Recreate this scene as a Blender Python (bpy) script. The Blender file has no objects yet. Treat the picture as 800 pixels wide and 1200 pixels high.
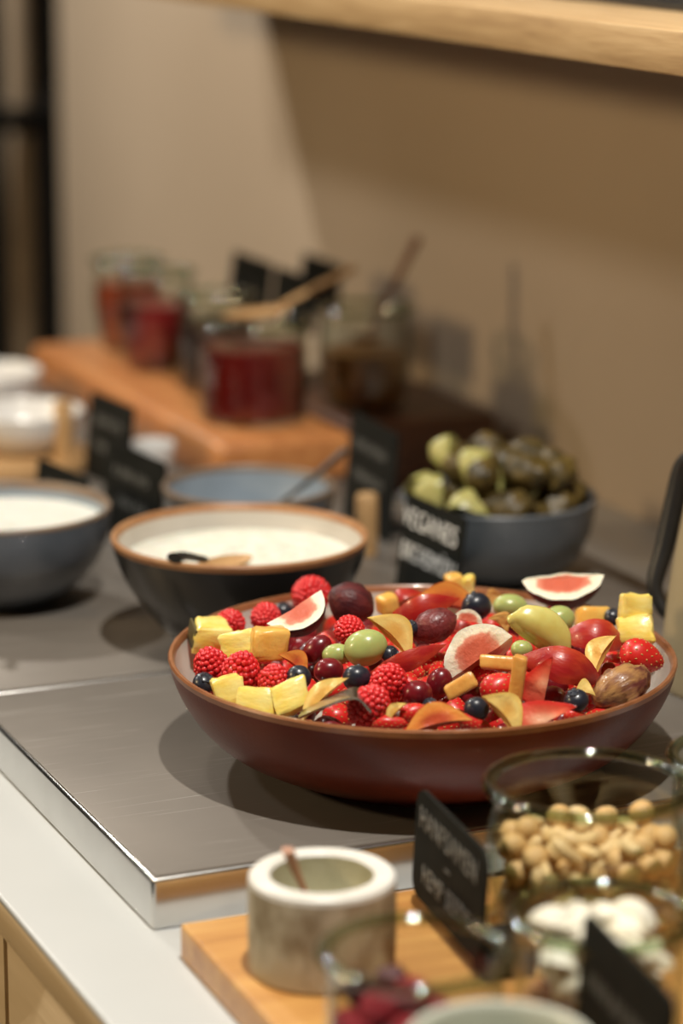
import bpy, bmesh, math, random
import numpy as np
from mathutils import Vector, Matrix, Euler, noise

scene = bpy.context.scene
COL = scene.collection
PI = math.pi
rad = math.radians
random.seed(7)

# ------------------------------------------------------------------ camera
# World: z = 0 is the top of the steel plates, +Y runs along the counter away from
# the viewer, +X runs towards the wall behind the buffet.  Origin: centre of the fruit bowl.
YAW, PITCH, ROLL = rad(23.9), rad(13.8), rad(0.3)
cam_d = bpy.data.cameras.new('camera')
cam = bpy.data.objects.new('camera', cam_d)
COL.objects.link(cam)
fw = Vector((math.sin(YAW) * math.cos(PITCH), math.cos(YAW) * math.cos(PITCH), -math.sin(PITCH)))
rt = Vector((math.cos(YAW), -math.sin(YAW), 0))
up = rt.cross(fw)
r2 = rt * math.cos(ROLL) + up * math.sin(ROLL)
u2 = up * math.cos(ROLL) - rt * math.sin(ROLL)
cam.matrix_world = Matrix(((r2.x, u2.x, -fw.x, -0.6706), (r2.y, u2.y, -fw.y, -1.3946),
                           (r2.z, u2.z, -fw.z, 0.5303), (0, 0, 0, 1)))
cam_d.sensor_fit = 'VERTICAL'
cam_d.sensor_height = 36.0
cam_d.lens = 96.0
cam_d.clip_start = 0.05
cam_d.dof.use_dof = True
cam_d.dof.focus_distance = 1.565
cam_d.dof.aperture_fstop = 3.4
scene.camera = cam

# ------------------------------------------------------------------ world, lamps, exposure
world = bpy.data.worlds.new('world')
scene.world = world
world.use_nodes = True
world.node_tree.nodes['Background'].inputs[0].default_value = (1.0, 0.80, 0.58, 1)
world.node_tree.nodes['Background'].inputs[1].default_value = 0.022
vs = scene.view_settings
vs.view_transform = 'Standard'
vs.look = 'None'
vs.gamma = 1.0
vs.use_curve_mapping = False
vs.exposure = 0.65


def spot(name, loc, target, watts, colour, radius=0.03, size=80, blend=0.5):
    d = bpy.data.lights.new(name, 'SPOT')
    d.energy = watts
    d.color = colour
    d.shadow_soft_size = radius
    d.spot_size = rad(size)
    d.spot_blend = blend
    o = bpy.data.objects.new(name, d)
    COL.objects.link(o)
    o.location = loc
    o.rotation_euler = (Vector(target) - Vector(loc)).to_track_quat('-Z', 'Y').to_euler()
    return o


WARM = (1.0, 0.945, 0.85)
spot('ceiling_spot_over_fruit', (-0.20, -0.55, 1.65), (0.0, 0.0, 0.0), 90, WARM, 0.022, 80, 0.6)
spot('ceiling_spot_far_end', (-0.35, 2.22, 1.60), (0.3, 1.6, 0.1), 50, WARM, 0.05, 130, 0.6)
spot('ceiling_spot_room', (-1.50, 1.80, 1.60), (0.3, 0.7, 0.05), 30, WARM, 0.12, 80, 0.6)
spot('warm_room_fill', (-2.20, 0.60, 1.00), (0.4, 0.5, 0.1), 52, (1.0, 0.74, 0.42), 0.12, 80, 0.6)  # added warm fill for bounce and room light on the shaded wall
spot('ceiling_spot_middle', (-0.47, 0.75, 1.65), (0.0, 0.4, 0.0), 7, WARM, 0.03, 70, 0.6)

# ------------------------------------------------------------------ materials
MATS = {}


def new_mat(name):
    m = bpy.data.materials.new(name)
    m.use_nodes = True
    nt = m.node_tree
    b = nt.nodes['Principled BSDF']
    MATS[name] = m
    return m, nt, b


def coords(nt, scale=(1, 1, 1), kind='Object'):
    tc = nt.nodes.new('ShaderNodeTexCoord')
    mp = nt.nodes.new('ShaderNodeMapping')
    mp.inputs['Scale'].default_value = scale
    nt.links.new(tc.outputs[kind], mp.inputs['Vector'])
    return mp.outputs['Vector']


def noise_node(nt, vec, scale, detail=3, rough=0.5, dist=0.0):
    n = nt.nodes.new('ShaderNodeTexNoise')
    n.inputs['Scale'].default_value = scale
    n.inputs['Detail'].default_value = detail
    n.inputs['Roughness'].default_value = rough
    n.inputs['Distortion'].default_value = dist
    nt.links.new(vec, n.inputs['Vector'])
    return n.outputs['Fac']


def ramp(nt, fac, stops):
    r = nt.nodes.new('ShaderNodeValToRGB')
    el = r.color_ramp.elements
    while len(el) < len(stops):
        el.new(0.5)
    for e, (p, c) in zip(el, stops):
        e.position = p
        e.color = (c[0], c[1], c[2], 1)
    nt.links.new(fac, r.inputs['Fac'])
    return r.outputs['Color']


def bump(nt, b, height, strength, dist=0.002):
    n = nt.nodes.new('ShaderNodeBump')
    n.inputs['Strength'].default_value = strength
    n.inputs['Distance'].default_value = dist
    nt.links.new(height, n.inputs['Height'])
    nt.links.new(n.outputs['Normal'], b.inputs['Normal'])


def mat(name, c1, c2=None, rough=0.5, metal=0.0, nscale=40, stretch=(1, 1, 1), bmp=0.0, bscale=None,
        sss=0.0, sssr=0.005, coat=0.0, spec=0.5, lo=0.35, hi=0.65, trans=0.0, detail=3):
    m, nt, b = new_mat(name)
    b.inputs['Roughness'].default_value = rough
    b.inputs['Metallic'].default_value = metal
    b.inputs['Specular IOR Level'].default_value = spec
    b.inputs['Coat Weight'].default_value = coat
    b.inputs['Coat Roughness'].default_value = 0.08
    if sss:
        b.inputs['Subsurface Weight'].default_value = sss
        b.inputs['Subsurface Radius'].default_value = (1.0, 0.4, 0.25)
        b.inputs['Subsurface Scale'].default_value = sssr
    vec = coords(nt, stretch)
    f = noise_node(nt, vec, nscale, detail)
    c2 = c2 or tuple(x * 0.85 for x in c1)
    nt.links.new(ramp(nt, f, [(lo, c1), (hi, c2)]), b.inputs['Base Color'])
    if bmp:
        f2 = noise_node(nt, vec, bscale or nscale * 3, 4)
        bump(nt, b, f2, bmp)
    return m


def wood(name, c1, c2, c3, axis='Y', scale=1.0, rough=0.45, coat=0.0):
    m, nt, b = new_mat(name)
    st = {'Y': (14, 1.0, 14), 'X': (1.0, 14, 14), 'Z': (14, 14, 1.0)}[axis]
    vec = coords(nt, st)
    f = noise_node(nt, vec, 3.2 * scale, 5, 0.55, 1.2)
    nt.links.new(ramp(nt, f, [(0.28, c3), (0.5, c1), (0.72, c2)]), b.inputs['Base Color'])
    b.inputs['Roughness'].default_value = rough
    b.inputs['Coat Weight'].default_value = coat
    f2 = noise_node(nt, vec, 14 * scale, 3)
    bump(nt, b, f2, 0.12)
    return m


def glass(name, tint=(0.93, 0.97, 0.93), edge=0.6, rough=0.03, base=0.045):
    m, nt, b = new_mat(name)
    nt.nodes.remove(b)
    out = nt.nodes['Material Output']
    tr = nt.nodes.new('ShaderNodeBsdfTransparent')
    vec = coords(nt)
    f = noise_node(nt, vec, 8, 2)
    t2 = tuple(x * 0.98 for x in tint)
    gl = nt.nodes.new('ShaderNodeBsdfGlossy')
    gl.inputs['Roughness'].default_value = rough
    lw = nt.nodes.new('ShaderNodeLayerWeight')
    lw.inputs['Blend'].default_value = 0.5
    pw = nt.nodes.new('ShaderNodeMath')
    pw.operation = 'POWER'
    nt.links.new(lw.outputs['Facing'], pw.inputs[0])
    pw.inputs[1].default_value = 4.0
    ml = nt.nodes.new('ShaderNodeMath')
    ml.operation = 'MULTIPLY_ADD'
    nt.links.new(pw.outputs[0], ml.inputs[0])
    ml.inputs[1].default_value = edge
    ml.inputs[2].default_value = base
    mx = nt.nodes.new('ShaderNodeMixShader')
    nt.links.new(ml.outputs[0], mx.inputs['Fac'])
    # light crossing the wall at a slant passes more glass and turns greener
    edge_t = tuple(x * y for x, y in zip(tint, (0.50, 0.58, 0.46)))
    mc = nt.nodes.new('ShaderNodeMix')
    mc.data_type = 'RGBA'
    nt.links.new(pw.outputs[0], mc.inputs['Factor'])
    nt.links.new(ramp(nt, f, [(0.3, tint), (0.7, t2)]), mc.inputs['A'])
    mc.inputs['B'].default_value = (*edge_t, 1)
    nt.links.new(mc.outputs['Result'], tr.inputs['Color'])
    nt.links.new(tr.outputs[0], mx.inputs[1])
    nt.links.new(gl.outputs[0], mx.inputs[2])
    nt.links.new(mx.outputs[0], out.inputs['Surface'])
    return m


def cutface(name, stops, rough=0.3, sss=0.25, nscale=220, namt=0.10, bmp=0.25, bscale=500, coat=0.12):
    """Cut fruit: colour by how far the flesh lies from the core (attribute 'core')."""
    m, nt, b = new_mat(name)
    at = nt.nodes.new('ShaderNodeAttribute')
    at.attribute_name = 'core'
    vec = coords(nt)
    n = noise_node(nt, vec, nscale, 4, 0.6)
    ma = nt.nodes.new('ShaderNodeMath')
    ma.operation = 'MULTIPLY_ADD'
    nt.links.new(n, ma.inputs[0])
    ma.inputs[1].default_value = namt * 2
    nt.links.new(at.outputs['Fac'], ma.inputs[2])
    sb = nt.nodes.new('ShaderNodeMath')
    sb.operation = 'SUBTRACT'
    nt.links.new(ma.outputs[0], sb.inputs[0])
    sb.inputs[1].default_value = namt
    nt.links.new(ramp(nt, sb.outputs[0], stops), b.inputs['Base Color'])
    b.inputs['Roughness'].default_value = rough
    b.inputs['Coat Weight'].default_value = coat
    b.inputs['Coat Roughness'].default_value = 0.12
    b.inputs['Subsurface Weight'].default_value = sss
    b.inputs['Subsurface Radius'].default_value = (1.0, 0.5, 0.3)
    b.inputs['Subsurface Scale'].default_value = 0.004
    bump(nt, b, noise_node(nt, vec, bscale, 3), bmp, 0.001)
    return m


mat('wall_paint', (0.58, 0.462, 0.342), (0.54, 0.427, 0.312), rough=0.8, nscale=3, bmp=0.05, bscale=180)
mat('unlit_wall', (0.012, 0.012, 0.010), rough=0.8, nscale=4)  # near black so the far lamp leaves the opening looking unlit
mat('floor_tile', (0.10, 0.085, 0.07), rough=0.5, nscale=5)
mat('ceiling_paint', (0.25, 0.22, 0.18), rough=0.8, nscale=4)
mat('white_stone', (0.50, 0.515, 0.515), (0.46, 0.475, 0.47), rough=0.35, nscale=6, lo=0.4, hi=0.75)
wood('cabinet_wood', (0.72, 0.55, 0.33), (0.78, 0.60, 0.37), (0.66, 0.49, 0.28), 'Y', 1.0, 0.5)
mat('dark_gap', (0.03, 0.02, 0.012), rough=0.8)
wood('shelf_oak', (0.50, 0.33, 0.16), (0.60, 0.42, 0.22), (0.36, 0.22, 0.10), 'Y', 2.2, 0.5)
wood('board_wood', (0.52, 0.26, 0.075), (0.62, 0.35, 0.11), (0.40, 0.18, 0.050), 'X', 1.6, 0.42, 0.1)
wood('riser_wood', (0.50, 0.20, 0.065), (0.58, 0.26, 0.09), (0.38, 0.14, 0.045), 'Y', 1.6, 0.4, 0.15)
wood('walnut', (0.09, 0.035, 0.018), (0.13, 0.05, 0.025), (0.06, 0.022, 0.012), 'Y', 1.6, 0.45)
wood('spoon_wood', (0.50, 0.30, 0.13), (0.58, 0.37, 0.18), (0.40, 0.22, 0.09), 'X', 6, 0.5)
wood('dark_spoon_wood', (0.22, 0.10, 0.04), (0.28, 0.13, 0.05), (0.16, 0.07, 0.03), 'X', 6, 0.5)
mat('steel_polished', (0.66, 0.65, 0.63), (0.60, 0.59, 0.57), rough=0.2, metal=1.0, nscale=30)
mat('spoon_steel', (0.55, 0.54, 0.52), (0.48, 0.47, 0.45), rough=0.22, metal=1.0, nscale=60)
mat('copper', (0.52, 0.30, 0.21), (0.42, 0.23, 0.16), rough=0.42, metal=0.8, nscale=60)
mat('rim_slate', (0.17, 0.13, 0.10), (0.22, 0.15, 0.10), rough=0.45, nscale=60)
mat('pear_wet', (0.66, 0.62, 0.20), (0.58, 0.48, 0.12), rough=0.22, nscale=60, sss=0.3, coat=0.3)
mat('dark_steel', (0.10, 0.095, 0.09), rough=0.3, metal=1.0, nscale=60)
mat('rack_metal', (0.62, 0.48, 0.34), rough=0.5, metal=0.0, nscale=20)
mat('black_plastic', (0.010, 0.010, 0.010), (0.016, 0.015, 0.014), rough=0.4, nscale=60)
mat('black_card', (0.011, 0.0115, 0.010), (0.017, 0.0175, 0.015), rough=0.7, nscale=40, spec=0.08)
mat('chalk', (0.26, 0.26, 0.245), (0.13, 0.13, 0.12), rough=0.9, nscale=500)
mat('chalk_bright', (0.90, 0.90, 0.88), (0.75, 0.75, 0.73), rough=0.9, nscale=400)
mat('bowl_brown', (0.13, 0.021, 0.009), (0.09, 0.014, 0.006), rough=0.34, spec=0.3, nscale=14, bmp=0.10, bscale=700)
mat('bowl_rim', (0.30, 0.12, 0.05), (0.22, 0.08, 0.03), rough=0.3, nscale=60, coat=0.3)
mat('bowl_cream', (0.56, 0.52, 0.46), (0.50, 0.46, 0.40), rough=0.3, nscale=30, coat=0.3)
mat('bowl_black', (0.012, 0.013, 0.014), (0.018, 0.019, 0.021), rough=0.3, nscale=30, coat=0.3)
mat('bowl_blue', (0.27, 0.32, 0.375), (0.23, 0.28, 0.33), rough=0.35, nscale=30, coat=0.3)
mat('bowl_blue_dark', (0.12, 0.135, 0.16), (0.095, 0.11, 0.13), rough=0.33, nscale=30, coat=0.3)
mat('bowl_grey', (0.12, 0.135, 0.155), (0.095, 0.11, 0.125), rough=0.35, nscale=30, coat=0.3)
mat('rim_tan', (0.42, 0.22, 0.10), (0.34, 0.16, 0.07), rough=0.4, nscale=60)
mat('porcelain', (0.78, 0.77, 0.75), (0.74, 0.73, 0.71), rough=0.25, nscale=10, coat=0.3)
mat('celadon', (0.66, 0.68, 0.60), (0.60, 0.62, 0.54), rough=0.25, nscale=10, coat=0.3)
mat('yoghurt', (0.80, 0.81, 0.76), (0.77, 0.78, 0.72), rough=0.35, nscale=30, bmp=0.2, bscale=60, sss=0.2)
mat('muesli', (0.80, 0.80, 0.71), (0.72, 0.71, 0.60), rough=0.45, nscale=90, bmp=0.5, bscale=160, sss=0.2)
mat('jam_red', (0.16, 0.008, 0.006), (0.11, 0.004, 0.004), rough=0.25, nscale=40, coat=0.3, sss=0.3)
mat('jam_dark', (0.22, 0.006, 0.010), (0.03, 0.002, 0.004), rough=0.3, nscale=24, coat=0.3)
mat('jam_orange', (0.30, 0.05, 0.015), (0.20, 0.03, 0.010), rough=0.3, nscale=40, coat=0.3)
mat('jam_black', (0.02, 0.004, 0.004), rough=0.3, nscale=40)
mat('mustard_shaded', (0.24, 0.11, 0.022), (0.18, 0.07, 0.014), rough=0.4, nscale=40)  # albedo lowered: the shade near the wall is in this colour
glass('jar_glass', (0.97, 0.985, 0.97))
glass('rim_glass', (0.66, 0.74, 0.60), 0.8, 0.06, 0.12)
mat('jug_beige', (0.40, 0.32, 0.19), (0.36, 0.29, 0.17), rough=0.45, nscale=20)
mat('mortar_marble', (0.52, 0.47, 0.36), (0.20, 0.14, 0.07), rough=0.7, nscale=48, stretch=(1.0, 1.0, 0.6), bmp=0.3, bscale=160, lo=0.47, hi=0.68, spec=0.2, detail=6)
mat('mortar_inside', (0.42, 0.40, 0.27), (0.34, 0.32, 0.20), rough=0.6, nscale=60, bmp=0.2)
mat('mortar_rim', (0.80, 0.79, 0.75), (0.68, 0.66, 0.60), rough=0.4, nscale=40)
mat('salt', (0.75, 0.71, 0.56), (0.55, 0.50, 0.36), rough=0.7, nscale=400, bmp=0.4, bscale=900)
# fruit
mat('raspberry_skin', (0.72, 0.028, 0.030), (0.60, 0.016, 0.020), rough=0.27, nscale=160, sss=0.4, sssr=0.004, coat=0.2)
mat('strawberry_skin', (0.66, 0.024, 0.018), (0.54, 0.014, 0.012), rough=0.36, nscale=120, sss=0.25, sssr=0.003, coat=0.15)
mat('strawberry_seed', (0.55, 0.30, 0.08), rough=0.4, nscale=300)
mat('blueberry_skin', (0.008, 0.010, 0.018), (0.040, 0.050, 0.075), rough=0.35, nscale=110, lo=0.45, hi=0.75, coat=0.15)
mat('blueberry_crown', (0.012, 0.013, 0.020), (0.05, 0.055, 0.07), rough=0.5, nscale=200)
mat('grape_green', (0.40, 0.46, 0.16), (0.36, 0.42, 0.14), rough=0.3, nscale=60, sss=0.5, sssr=0.008, coat=0.15)
mat('grape_red', (0.20, 0.008, 0.014), (0.12, 0.005, 0.010), rough=0.28, nscale=60, sss=0.3, coat=0.15)
mat('nectarine_skin', (0.34, 0.012, 0.012), (0.52, 0.06, 0.018), rough=0.36, nscale=120, stretch=(0.3, 1, 1), lo=0.42, hi=0.80, coat=0.12, bmp=0.15, bscale=500)
mat('peach_skin', (0.56, 0.32, 0.08), (0.48, 0.20, 0.05), rough=0.4, nscale=60)
mat('pear_skin', (0.66, 0.56, 0.14), (0.54, 0.46, 0.10), rough=0.35, nscale=60)
mat('fig_skin', (0.045, 0.008, 0.012), (0.13, 0.022, 0.022), rough=0.48, nscale=160, bmp=0.4, spec=0.35, stretch=(0.4, 1, 1))
mat('fig_skin_red', (0.12, 0.020, 0.022), (0.20, 0.035, 0.035), rough=0.35, nscale=200, bmp=0.4, bscale=500, coat=0.2)
mat('fig_skin_brown', (0.40, 0.21, 0.075), (0.12, 0.03, 0.026), rough=0.35, nscale=150, bmp=0.4, coat=0.2, stretch=(0.3, 1, 1), lo=0.38, hi=0.60)
mat('pineapple_flesh', (0.84, 0.62, 0.11), (0.86, 0.74, 0.27), rough=0.3, nscale=120, stretch=(0.4, 1, 1), bmp=0.25, bscale=380, sss=0.25, coat=0.3)
mat('pineapple_rind', (0.10, 0.075, 0.02), rough=0.6, nscale=120)
mat('mango_flesh', (0.80, 0.42, 0.075), (0.80, 0.50, 0.12), rough=0.3, nscale=100, bmp=0.2, bscale=300, sss=0.25, coat=0.3)
mat('stick_flesh', (0.72, 0.40, 0.10), (0.66, 0.32, 0.07), rough=0.3, nscale=90, bmp=0.2, bscale=300, sss=0.25, coat=0.3)
cutface('nectarine_flesh', [(0.15, (0.50, 0.08, 0.03)), (0.5, (0.72, 0.24, 0.05)), (0.9, (0.72, 0.30, 0.06)), (1.0, (0.60, 0.08, 0.02))])
cutface('peach_flesh', [(0.2, (0.74, 0.42, 0.10)), (0.6, (0.84, 0.62, 0.21)), (1.0, (0.80, 0.52, 0.13))])
cutface('pear_flesh', [(0.2, (0.78, 0.62, 0.20)), (0.6, (0.84, 0.72, 0.28)), (1.0, (0.70, 0.58, 0.16))])
cutface('strawberry_flesh', [(0.1, (0.80, 0.40, 0.24)), (0.45, (0.76, 0.16, 0.09)), (0.9, (0.64, 0.035, 0.025))])
cutface('fig_flesh', [(0.42, (0.58, 0.13, 0.075)), (0.60, (0.68, 0.25, 0.16)), (0.70, (0.84, 0.74, 0.56)), (0.95, (0.86, 0.82, 0.66))], bmp=0.6, bscale=420, namt=0.13)
mat('melon_pale', (0.50, 0.46, 0.18), (0.28, 0.27, 0.07), rough=0.35, nscale=60, sss=0.2)
mat('olive_fruit', (0.13, 0.085, 0.018), (0.035, 0.026, 0.008), rough=0.45, nscale=60, bmp=0.4)  # olive brown, darkened further in place of shade over the bowl
mat('dark_leaf', (0.03, 0.03, 0.010), (0.05, 0.045, 0.012), rough=0.5, nscale=60)
mat('hazelnut_kernel', (0.70, 0.47, 0.20), (0.58, 0.34, 0.12), rough=0.45, nscale=120, bmp=0.2)
mat('cashew_kernel', (0.78, 0.58, 0.30), (0.70, 0.48, 0.21), rough=0.42, nscale=90, bmp=0.15)
mat('coconut', (0.82, 0.79, 0.68), (0.76, 0.72, 0.58), rough=0.5, nscale=60, bmp=0.15)
mat('brown_seed', (0.30, 0.14, 0.05), (0.20, 0.085, 0.03), rough=0.5, nscale=500, bmp=0.6, bscale=700)
mat('dried_berry', (0.40, 0.010, 0.028), (0.20, 0.006, 0.014), rough=0.45, nscale=160, bmp=0.3)
mat('dried_dark', (0.05, 0.008, 0.012), (0.08, 0.012, 0.015), rough=0.5, nscale=160, bmp=0.3)


def steel_top():
    m, nt, b = new_mat('steel_brushed')
    b.inputs['Metallic'].default_value = 0.40
    b.inputs['Specular IOR Level'].default_value = 0.4
    v1 = coords(nt, (1, 1, 1))
    big = noise_node(nt, v1, 5, 4)
    nt.links.new(ramp(nt, big, [(0.35, (0.225, 0.200, 0.175)), (0.65, (0.165, 0.146, 0.127))]), b.inputs['Base Color'])
    # fine scratches in two crossing directions
    acc = None
    for k, (rot, st) in enumerate(((0.5, (3, 260, 1)), (-0.35, (4, 230, 1)), (1.3, (3, 300, 1)))):
        tc = nt.nodes.new('ShaderNodeTexCoord')
        mp = nt.nodes.new('ShaderNodeMapping')
        mp.inputs['Rotation'].default_value = (0, 0, rot)
        mp.inputs['Scale'].default_value = st
        nt.links.new(tc.outputs['Object'], mp.inputs['Vector'])
        n = noise_node(nt, mp.outputs['Vector'], 2.4, 2, 0.5, 0.6)
        r = nt.nodes.new('ShaderNodeMapRange')
        r.inputs['From Min'].default_value = 0.68
        r.inputs['From Max'].default_value = 0.80
        nt.links.new(n, r.inputs['Value'])
        if acc is None:
            acc = r.outputs['Result']
        else:
            a = nt.nodes.new('ShaderNodeMath')
            a.operation = 'MAXIMUM'
            nt.links.new(acc, a.inputs[0])
            nt.links.new(r.outputs['Result'], a.inputs[1])
            acc = a.outputs[0]
    rr = nt.nodes.new('ShaderNodeMath')
    rr.operation = 'MULTIPLY_ADD'
    nt.links.new(big, rr.inputs[0])
    rr.inputs[1].default_value = 0.22
    rr.inputs[2].default_value = 0.36
    nt.links.new(rr.outputs[0], b.inputs['Roughness'])
    mxc = nt.nodes.new('ShaderNodeMix')
    mxc.data_type = 'RGBA'
    src = b.inputs['Base Color'].links[0].from_socket
    nt.links.new(acc, mxc.inputs['Factor'])
    nt.links.new(src, mxc.inputs['A'])
    mxc.inputs['B'].default_value = (0.46, 0.44, 0.41, 1)
    nt.links.new(mxc.outputs['Result'], b.inputs['Base Color'])
    bump(nt, b, acc, 0.35, 0.0006)
    return m


steel_top()

# ------------------------------------------------------------------ mesh helpers


def link(name, me, material=None, parent=None, smooth=True, angle=35):
    o = bpy.data.objects.new(name, me)
    COL.objects.link(o)
    if material:
        me.materials.clear()
        me.materials.append(MATS[material])
    if smooth and len(me.polygons):
        me.polygons.foreach_set('use_smooth', [True] * len(me.polygons))
        me.set_sharp_from_angle(angle=rad(angle))
    if parent:
        o.parent = parent
    return o


def bm_mesh(bm, name):
    bmesh.ops.recalc_face_normals(bm, faces=bm.faces[:])
    me = bpy.data.meshes.new(name)
    bm.to_mesh(me)
    bm.free()
    return me


def tag(o, label, cat=None, group=None, kind=None):
    if label:
        o['label'] = label
    if cat:
        o['category'] = cat
    if group:
        o['group'] = group
    if kind:
        o['kind'] = kind
    return o


def empty(name, loc=(0, 0, 0), rz=0.0):
    o = bpy.data.objects.new(name, None)
    o.empty_display_size = 0.02
    COL.objects.link(o)
    o.location = loc
    o.rotation_euler = (0, 0, rz)
    return o


def box_mesh(name, sx, sy, sz, bevel=0.0, seg=2, base=True):
    bm = bmesh.new()
    bmesh.ops.create_cube(bm, size=1)
    for v in bm.verts:
        v.co = Vector((v.co.x * sx, v.co.y * sy, (v.co.z + (0.5 if base else 0)) * sz))
    if bevel:
        bmesh.ops.bevel(bm, geom=bm.edges[:], offset=bevel, segments=seg, affect='EDGES', profile=0.5)
    return bm_mesh(bm, name)


def box(name, x0, x1, y0, y1, z0, z1, material, parent=None, bevel=0.0, seg=2):
    me = box_mesh(name, x1 - x0, y1 - y0, z1 - z0, bevel, seg)
    o = link(name, me, material, parent)
    o.location = ((x0 + x1) / 2, (y0 + y1) / 2, z0)
    return o


def lathe_mesh(name, prof, segs=64, closed=False):
    bm = bmesh.new()
    rings = []
    for r, z in prof:
        if r < 1e-6:
            rings.append([bm.verts.new((0, 0, z))])
        else:
            rings.append([bm.verts.new((r * math.cos(2 * PI * i / segs), r * math.sin(2 * PI * i / segs), z)) for i in range(segs)])
    pairs = list(zip(rings, rings[1:]))
    if closed:
        pairs.append((rings[-1], rings[0]))
    for a, b in pairs:
        for i in range(segs):
            j = (i + 1) % segs
            if len(a) == 1 and len(b) == 1:
                continue
            if len(a) == 1:
                bm.faces.new((a[0], b[i], b[j]))
            elif len(b) == 1:
                bm.faces.new((a[i], b[0], a[j]))
            else:
                bm.faces.new((a[i], b[i], b[j], a[j]))
    return bm_mesh(bm, name)


def spline(pts, n=8):
    """Catmull-Rom through 2-D or 3-D points."""
    P = [np.array(p, float) for p in pts]
    P = [2 * P[0] - P[1]] + P + [2 * P[-1] - P[-2]]
    out = []
    for i in range(1, len(P) - 2):
        for k in range(n):
            t = k / n
            a, b, c, d = P[i - 1], P[i], P[i + 1], P[i + 2]
            out.append(0.5 * (2 * b + (c - a) * t + (2 * a - 5 * b + 4 * c - d) * t * t + (3 * b - a - 3 * c + d) * t ** 3))
    out.append(P[-2])
    return [tuple(p) for p in out]


def tube_mesh(name, path, radii, segs=14, flat=1.0):
    """Tube through 3-D points; flat < 1 squashes the section vertically."""
    bm = bmesh.new()
    rings = []
    P = [Vector(p) for p in path]
    for i, p in enumerate(P):
        t = (P[min(i + 1, len(P) - 1)] - P[max(i - 1, 0)]).normalized()
        a = t.cross(Vector((0, 0, 1)))
        if a.length < 1e-3:
            a = Vector((1, 0, 0))
        a.normalize()
        b = a.cross(t).normalized()
        r = radii[i] if hasattr(radii, '__len__') else radii
        rings.append([bm.verts.new(p + a * math.cos(2 * PI * k / segs) * r + b * math.sin(2 * PI * k / segs) * r * flat) for k in range(segs)])
    for r0, r1 in zip(rings, rings[1:]):
        for k in range(segs):
            bm.faces.new((r0[k], r0[(k + 1) % segs], r1[(k + 1) % segs], r1[k]))
    bm.faces.new(rings[0])
    bm.faces.new(rings[-1])
    return bm_mesh(bm, name)


def blob_mesh(name, sx, sy, sz, amp=0.0, freq=3.0, seed=0, sub=3, shape=None):
    bm = bmesh.new()
    bmesh.ops.create_icosphere(bm, subdivisions=sub, radius=1)
    off = Vector((seed * 3.1, seed * 1.7, seed * 0.9))
    for v in bm.verts:
        n = v.co.normalized()
        f = 1 + amp * noise.noise(n * freq + off)
        p = Vector((n.x * sx, n.y * sy, n.z * sz)) * f
        if shape:
            p = shape(p, n)
        v.co = p
    return bm_mesh(bm, name)

# ================================================================== the setting
def struct(o, label=None, cat=None):
    o['kind'] = 'structure'
    if label:
        o['label'] = label
    if cat:
        o['category'] = cat
    return o


WX = 0.48                       # wall face
struct(box('wall_right', WX, WX + 0.14, -2.2, 2.15, -0.93, 1.9, 'wall_paint', bevel=0.004), 'beige painted wall behind the buffet counter', 'wall')
struct(box('wall_back', -2.4, 1.6, 3.4, 3.5, -0.93, 1.9, 'unlit_wall'), 'wall coloured dark as unlit beyond the end of the beige wall', 'wall')
struct(box('floor', -2.6, 1.6, -2.6, 3.5, -0.96, -0.93, 'floor_tile'), 'dark floor below the counter', 'floor')
struct(box('ceiling', -2.6, 1.6, -2.6, 3.5, 1.9, 1.94, 'ceiling_paint'), 'dim ceiling above the buffet', 'ceiling')

# ------------------------------------------------------------------ counter
ct = empty('buffet_counter', (0, 0, -0.93))
tag(ct, 'long buffet counter with white stone worktop and light wooden front', 'counter')


def cpart(name, *a, **k):
    o = box(name, *a, **k)
    o.parent = ct
    o.location.z += 0.93
    return o


cpart('worktop', -0.274, WX - 0.001, -1.2, 1.30, -0.0345, -0.03, 'white_stone', bevel=0.0018, seg=3)
for y0 in (-1.19, -0.60, -0.005, 0.59):
    cpart('front_panel', -0.262, -0.240, y0, y0 + 0.588, -0.90, -0.0595, 'cabinet_wood', bevel=0.0015)
cpart('shadow_gap', -0.240, -0.236, -1.19, 1.18, -0.90, -0.0585, 'dark_gap')
cpart('underlay', -0.2405, WX - 0.002, -1.19, 1.29, -0.0583, -0.0346, 'cabinet_wood')
cpart('carcass', -0.236, WX - 0.002, -1.19, 1.29, -0.93, -0.0585, 'cabinet_wood')
# wooden nosing below the thin stone top
cpart('edge_strip', -0.272, -0.2405, -1.2, 1.30, -0.0560, -0.0346, 'cabinet_wood', bevel=0.001)


def plate(label, x0, x1, y0, y1):
    r = empty('steel_plate', ((x0 + x1) / 2, (y0 + y1) / 2, -0.03))
    tag(r, label, 'plate', 'steel plates laid along the counter')
    w, d = x1 - x0, y1 - y0
    link('skirt', box_mesh('skirt', w, d, 0.0290, 0.0022, 4), 'steel_polished', r)
    t = link('top_sheet', box_mesh('top_sheet', w - 0.0040, d - 0.0040, 0.002, 0.0006, 2), 'steel_brushed', r)
    t.location.z = 0.028
    return r


plate('brushed steel plate carrying the fruit bowl', -0.214, 0.326, -0.121, 0.2185)
plate('brushed steel plate carrying the dark cream-filled bowl', -0.214, 0.326, 0.2225, 0.562)
plate('steel plate under the near end of the wooden jam board', -0.214, 0.266, 0.566, 0.906)
plate('steel plate under the far end of the wooden jam board', -0.214, 0.266, 0.910, 1.250)

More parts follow.
